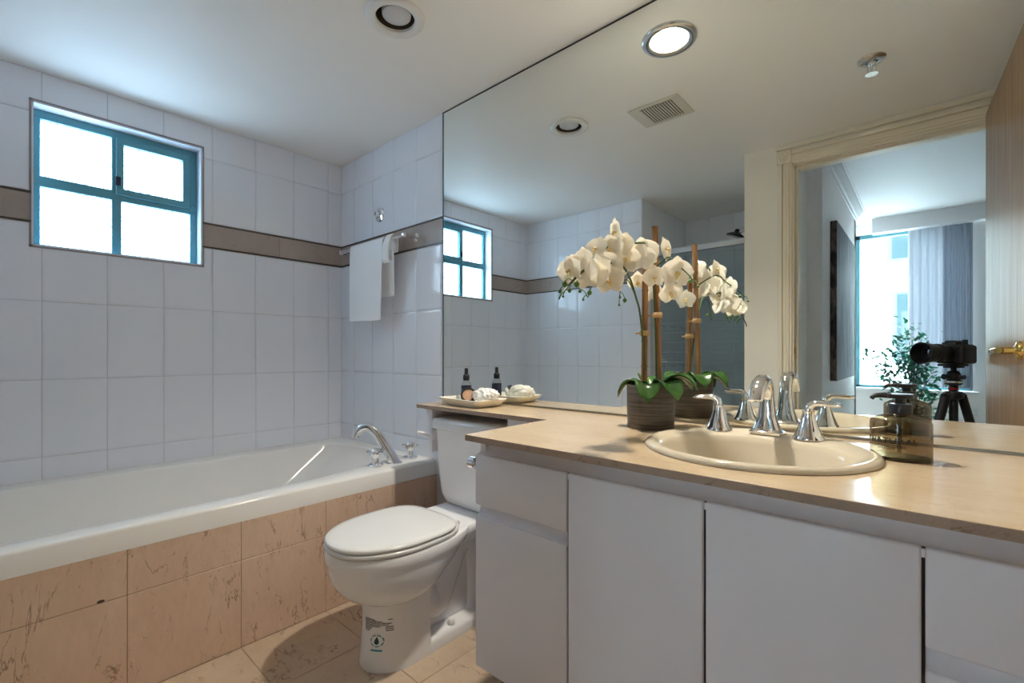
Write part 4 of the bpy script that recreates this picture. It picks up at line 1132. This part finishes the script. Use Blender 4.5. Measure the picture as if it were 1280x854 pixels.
# ------------------------------------------------------------------ camera on tripod (seen in the mirror)
Fv = Vector((-sin(TH), cos(TH), 0)); Rv = Vector((cos(TH), sin(TH), 0)); Uv = Vector((0, 0, 1))
def cf(f_, r_=0, u_=0): return Vector((0, 0, H0)) + Fv * f_ + Rv * r_ + Uv * u_
MC = Matrix((Rv, Fv, Uv)).transposed().to_4x4(); MC.translation = Vector((0, 0, H0))
MAX = MC @ Matrix.Rotation(-pi / 2, 4, 'X')        # lathe axis along the view direction
pc = empty('photo_camera', cf(-.12, 0, -.055), 'black mirrorless camera with wide zoom lens mounted on a tripod', 'camera')
def camlathe(name, prof, m, seg=40):
    k = MB(); t2 = MB(); t2.lathe(prof, (0, 0, 0), seg); k.merge(t2.bm, MAX); return k.build(name, m, pc, smooth=50)
camlathe('lens_hood', [(.0490, .033), (.0500, .033), (.0445, -.006), (.041, -.012), (.0395, -.012), (.042, -.004), (.0490, .033)], M['black'])
camlathe('front_element', [(.0005, -.004), (.015, -.0055), (.028, -.010), (.036, -.014)], M['lensglass'])
camlathe('lens_barrel', [(.036, -.012), (.041, -.012), (.0415, -.030), (.040, -.032), (.0405, -.034), (.0405, -.060), (.039, -.062), (.038, -.090), (.035, -.104), (.033, -.112), (0, -.112)], M['black'])
camlathe('focus_ring', [(.041, -.036)] + [(.0418 + (.0006 if k % 2 else 0), -.037 - k * .0018) for k in range(12)] + [(.041, -.0595)], M['blackrub'])
k = MB(); t2 = MB()
t2.box((-.064, -.175, -.048), (.060, -.112, .040), .010, 3)
t2.box((.030, -.178, -.048), (.068, -.098, .036), .012, 3)      # grip
k.merge(t2.bm, MC); k.build('body', M['black'], pc, smooth=50)
k = MB(); t2 = MB()
t2.loft([rrect(-.002, -.145, .030, .034, .012, .038), rrect(-.002, -.143, .026, .030, .012, .052), rrect(-.002, -.140, .020, .024, .01, .058)])
t2.box((-.022, -.192, .022), (.018, -.172, .050), .006, 2)
t2.lathe([(0, .060), (.010, .060), (.010, .038)], (.045, -.14, 0), 20); t2.lathe([(0, .050), (.012, .050), (.012, .038)], (-.045, -.145, 0), 20)
k.merge(t2.bm, MC); k.build('viewfinder', M['black'], pc, smooth=50)
k = MB(); t2 = MB(); t2.box((-.055, -.182, -.04), (.035, -.176, .02), .002, 1); t2.box((-.05, -.215, -.012), (-.046, -.182, -.006)); k.merge(t2.bm, MC); k.build('screen', M['blackgloss'], pc, smooth=0)
tp_ = empty('tripod', cf(-.10, 0, -H0), 'black tripod with ball head standing in the doorway under the camera', 'tripod')
def mcb(fn, name, m, par=tp_):
    k = MB(); t2 = MB(); fn(t2); k.merge(t2.bm, MC); return k.build(name, m, par, smooth=50)
HC = -.135
mcb(lambda t: (t.box((-.030, HC - .045, -.060), (.030, HC + .050, -.049), .003, 2), t.box((-.022, HC - .032, -.068), (.022, HC + .032, -.060), .003, 2)), 'quick_release_plate', M['black'])
def hd(t):
    t.lathe([(0, -.068), (.012, -.068), (.010, -.078), (.020, -.084), (.026, -.098), (.026, -.118), (.024, -.124), (.030, -.126), (.030, -.142), (.022, -.146), (0, -.146)], (0, HC, 0), 28)
    t.tube([(0, HC + .02, -.108), (0, HC + .050, -.108)], [.008, .013], 14); t.tube([(.02, HC, -.108), (.046, HC, -.108)], [.007, .010], 14); t.tube([(0, HC - .02, -.112), (0, HC - .042, -.112)], [.007, .011], 14)
mcb(hd, 'ball_head', M['black'])
mcb(lambda t: t.lathe([(.0305, -.128), (.0312, -.130), (.0312, -.134), (.0305, -.136)], (0, HC, 0), 28), 'head_ring', M['satin'])
mcb(lambda t: t.lathe([(0, -.146), (.016, -.146), (.016, -.172), (.030, -.176), (.036, -.190), (.034, -.205), (.016, -.212), (.016, -.46), (0, -.462)], (0, HC, 0), 24), 'center_column', M['black'])
mcb(lambda t: t.lathe([(.0175, -.158), (.0182, -.160), (.0182, -.166), (.0175, -.168)], (0, HC, 0), 24), 'collar_band', M['red'])
for ang in (90, 188, 275):
    a = radians(ang); ux, uy = cos(a), sin(a)
    def leg_pt(r_, z_): return (ux * r_, HC + uy * r_, z_)
    lg = mcb(lambda t: (t.tube([leg_pt(.026, -.186), leg_pt(.040, -.200)], [.015, .019], 14), t.tube([leg_pt(.040, -.20), leg_pt(.140, -.52)], [.0175, .016], 14), t.tube([leg_pt(.140, -.52), leg_pt(.215, -.75)], .0125, 12), t.tube([leg_pt(.215, -.75), leg_pt(.285, -.985)], .0095, 12)), 'leg', M['black'])
    mcb(lambda t: t.tube([leg_pt(.134, -.50), leg_pt(.145, -.532)], .0195, 14), 'leg_lock', M['satin'] if ang == 275 else M['blackrub'], lg)
    mcb(lambda t: t.tube([leg_pt(.285, -.985), leg_pt(.289, -1.009)], [.011, .012], 12), 'rubber_foot', M['blackrub'], lg)

# ------------------------------------------------------------------ bedroom beyond the doorway
BZ = 2.60; BYW = -4.35
struct(MB().box((-2.4, BYW - .1, -.08), (2.6, -.18, -.001)).build('floor_bedroom', M['bedfloor'], smooth=0))
struct(MB().box((-2.4, BYW - .3, BZ), (2.6, -.18, BZ + .1)).build('ceiling_bedroom', M['bedceil'], smooth=0))
w = MB()
w.box((-.86, -3.65, 0), (-.60, -1.408, BZ)).box((-.80, -1.407, CZ + .101), (-.701, -.19, BZ))
struct(w.build('wall_bedroom_left', M['bedwall'], smooth=0))
struct(MB().box((-.69, -.19, 0), (XJ0 - .001, -.181, BZ)).box((XJ1 + .001, -.19, 0), (2.6, -.181, BZ)).box((-.69, -.19, CZ), (2.6, -.181, BZ)).box((XJ0 - .01, -.19, ZH), (XJ1 + .01, -.181, BZ)).build('wall_bedroom_front', M['bedwall'], smooth=0))
struct(MB().box((2.6, BYW, 0), (2.7, -.18, BZ)).build('wall_bedroom_right', M['bedwall'], smooth=0))
# window wall
WX0, WX1, WZ0, WZ1 = -.70, .372, .590, 2.47
w = MB().box((-1.3, BYW - .12, 0), (WX0, BYW, BZ)).box((WX1, BYW - .12, 0), (2.6, BYW, BZ)).box((WX0, BYW - .12, 0), (WX1, BYW, WZ0)).box((WX0, BYW - .12, WZ1), (WX1, BYW, BZ))
struct(w.build('wall_bedroom_window', M['bedwall'], smooth=0))
struct(MB().box((-1.3, BYW, 0), (-1.2, -3.5, BZ)).box((-1.3, -3.66, 0), (-.6, -3.52, BZ)).build('wall_bedroom_bay', M['bedwall'], smooth=0))
k = MB()
for a, b_ in (((WX0, WZ0), (WX0 + .075, WZ1)), ((WX1 - .02, WZ0), (WX1, WZ1)), ((WX0, WZ0), (WX1, WZ0 + .03)), ((WX0, WZ1 - .05), (WX1, WZ1))):
    k.box((a[0], BYW - .09, a[1]), (b_[0], BYW - .03, b_[1]), .003, 1)
wo2 = struct(k.build('window_2', M['teal'], smooth=0))
MB().box((WX0 + .07, BYW - .066, WZ0 + .03), (WX1 - .02, BYW - .060, WZ1 - .05)).build('pane', M['windowglass'], wo2, smooth=0)
struct(MB().box((WX0 - .4, BYW, WZ0 - .035), (WX1 + .05, BYW + .10, WZ0 - .002), .004, 2).build('trim_7', M['bedceil'], smooth=0))
# valance boxing above the window and crown moulding
struct(MB().box((-.49, BYW + .10, 2.43), (1.4, BYW + .22, BZ), .003, 1).build('trim_8', M['bedceil'], smooth=0))
k = MB()
prof = [(0, 2.495), (.012, 2.495), (.016, 2.512), (.030, 2.520), (.048, 2.548), (.066, 2.572), (.072, 2.588), (.084, 2.590), (.084, 2.599), (0, 2.599)]
k.loft([[Vector((-.60 + x, y, z)) for x, z in prof] for y in (-1.40, -3.62)])
struct(k.build('trim_9', M['bedceil'], smooth=0))
# art
ar = empty('canvas_painting', (-.575, -2.42, 1.44), 'tall abstract grey and brown canvas painting on the bedroom wall', 'painting')
MB().box((-.598, -3.05, .78), (-.552, -1.78, 2.10), .002, 1).build('stretched_edge', M['art_edge'], ar, smooth=0)
MB().box((-.5525, -3.049, .781), (-.5505, -1.781, 2.099)).build('canvas_face', M['art'], ar, smooth=0)
# curtains: sheer and grey vertical blinds
def drape(name, x0, x1, y, m, label, fold, amp):
    k = MB(); n_ = int((x1 - x0) / fold * 10); ra, rb_ = [], []
    for i in range(n_ + 1):
        x = x0 + (x1 - x0) * i / n_; yy = y + amp * sin(2 * pi * (x - x0) / fold)
        ra.append(Vector((x, yy, .62))); rb_.append(Vector((x, yy, 2.47)))
    k.loft([ra, rb_], False, False, closed=False)
    o_ = k.build(name, m, smooth=80); q_ = o_.modifiers.new('thick', 'SOLIDIFY'); q_.thickness = .002
    return tag(o_, label, 'curtain')
drape('sheer_curtain', -.165, .13, BYW + .05, M['sheer'], 'pale sheer curtain hanging beside the grey curtain at the bedroom window', .07, .018)
drape('grey_curtain', .13, .37, BYW + .06, M['greycurtain'], 'dark grey pleated curtain hanging beside the pale sheer one, nearest the door', .045, .014)
ou = empty('wall_outlet', (.40, BYW, .30), 'white wall outlet plate under the bedroom window', 'outlet')
MB().box((.36, BYW, .30), (.43, BYW + .006, .415), .002, 1).build('plate', M['white_plastic'], ou, smooth=0)
for zz in (.325, .365): MB().box((.379, BYW + .006, zz), (.411, BYW + .008, zz + .028), .002, 1).build('socket', M['bedceil'], ou, smooth=0)
# ficus
FXC, FYC = -.10, -3.35
fi = empty('potted_ficus', (FXC, FYC, 0), 'leafy green ficus tree in a pot before the bedroom window', 'plant')
MB().lathe([(0, .001), (.11, .001), (.14, .28), (.145, .30), (.135, .30), (.13, .27), (0, .265)], (FXC, FYC, 0), 32).build('pot', M['ceramic'], fi, smooth=50)
k = MB(); rf = random.Random(11)
tips = []
k.tube([(FXC, FYC, .25), (FXC + .02, FYC, .5), (FXC - .02, FYC + .02, .75)], [.014, .012, .010], 10, 4)
for (tx, ty, tz) in ((-.30, .05, .98), (-.33, -.06, .86), (-.16, .08, 1.18), (-.05, 0, 1.27), (.06, -.05, 1.16), (-.20, .0, 1.08), (.02, .08, .95), (.14, .03, .80), (-.02, .10, .72), (.16, -.02, .58), (.10, .08, .44), (-.22, .05, .74), (.05, 0, .86), (-.08, -.06, 1.0), (.20, .02, .38), (-.1, .06, .62)):
    p0 = Vector((FXC + rf.uniform(-.01, .02), FYC, rf.uniform(.42, .72))); p1 = Vector((FXC + tx, FYC + ty, tz)); 
    if p1.z < p0.z + .05: p0.z = p1.z - .02
    m_ = p0.lerp(p1, .5) + Vector((0, 0, .05)); k.tube([p0, m_, p1], [.006, .004, .002], 6, 4); tips.append((p0, m_, p1))
k.build('trunk', M['trunk'], fi)
k = MB()
for (p0, m_, p1) in tips:
    for q in range(66):
        u = rf.uniform(.45, 1.08); c = p0.lerp(p1, u) + Vector((rf.gauss(0, .05), rf.gauss(0, .05), rf.gauss(0, .045)))
        L = rf.uniform(.045, .075); W = L * .26
        d = Vector((rf.uniform(-1, 1), rf.uniform(-1, 1), rf.uniform(-.9, .4))).normalized(); sd_ = d.cross(Vector((rf.uniform(-.5, .5), rf.uniform(-.5, .5), 1))).normalized(); nn = d.cross(sd_)
        pts = [c, c + d * L * .3 + sd_ * W, c + d * L * .65 + sd_ * W * .8 + nn * .002, c + d * L, c + d * L * .65 - sd_ * W * .8 + nn * .002, c + d * L * .3 - sd_ * W]
        k.quad(pts)
k.build('foliage', M['ficus'], fi, smooth=0)
# building outside
bd_ = empty('white_building', (-1.2, -10, -6), 'bright white apartment facade outside the bedroom window', 'building')
k = MB(); YF_ = -9.0
k.box((-6, YF_ - 1, -8), (4, YF_, 9)); fo_ = k.build('facade', M['facade'], bd_, smooth=0)
for (x0, x1, z0_, z1_) in ((-.52, .5, .8, 2.22), (-.60, .5, 2.80, 3.9), (-.52, .5, -1.2, .2)):
    wf_ = MB().box((x0, YF_ - .02, z0_), (x1, YF_ + .06, z1_)).build('window', M['facade_frame'], bd_, smooth=0)
    MB().box((x0 + .08, YF_ + .055, z0_ + .06), (x1 - .06, YF_ + .065, z1_ - .06)).build('pane', M['facade_glass'], wf_, smooth=0)
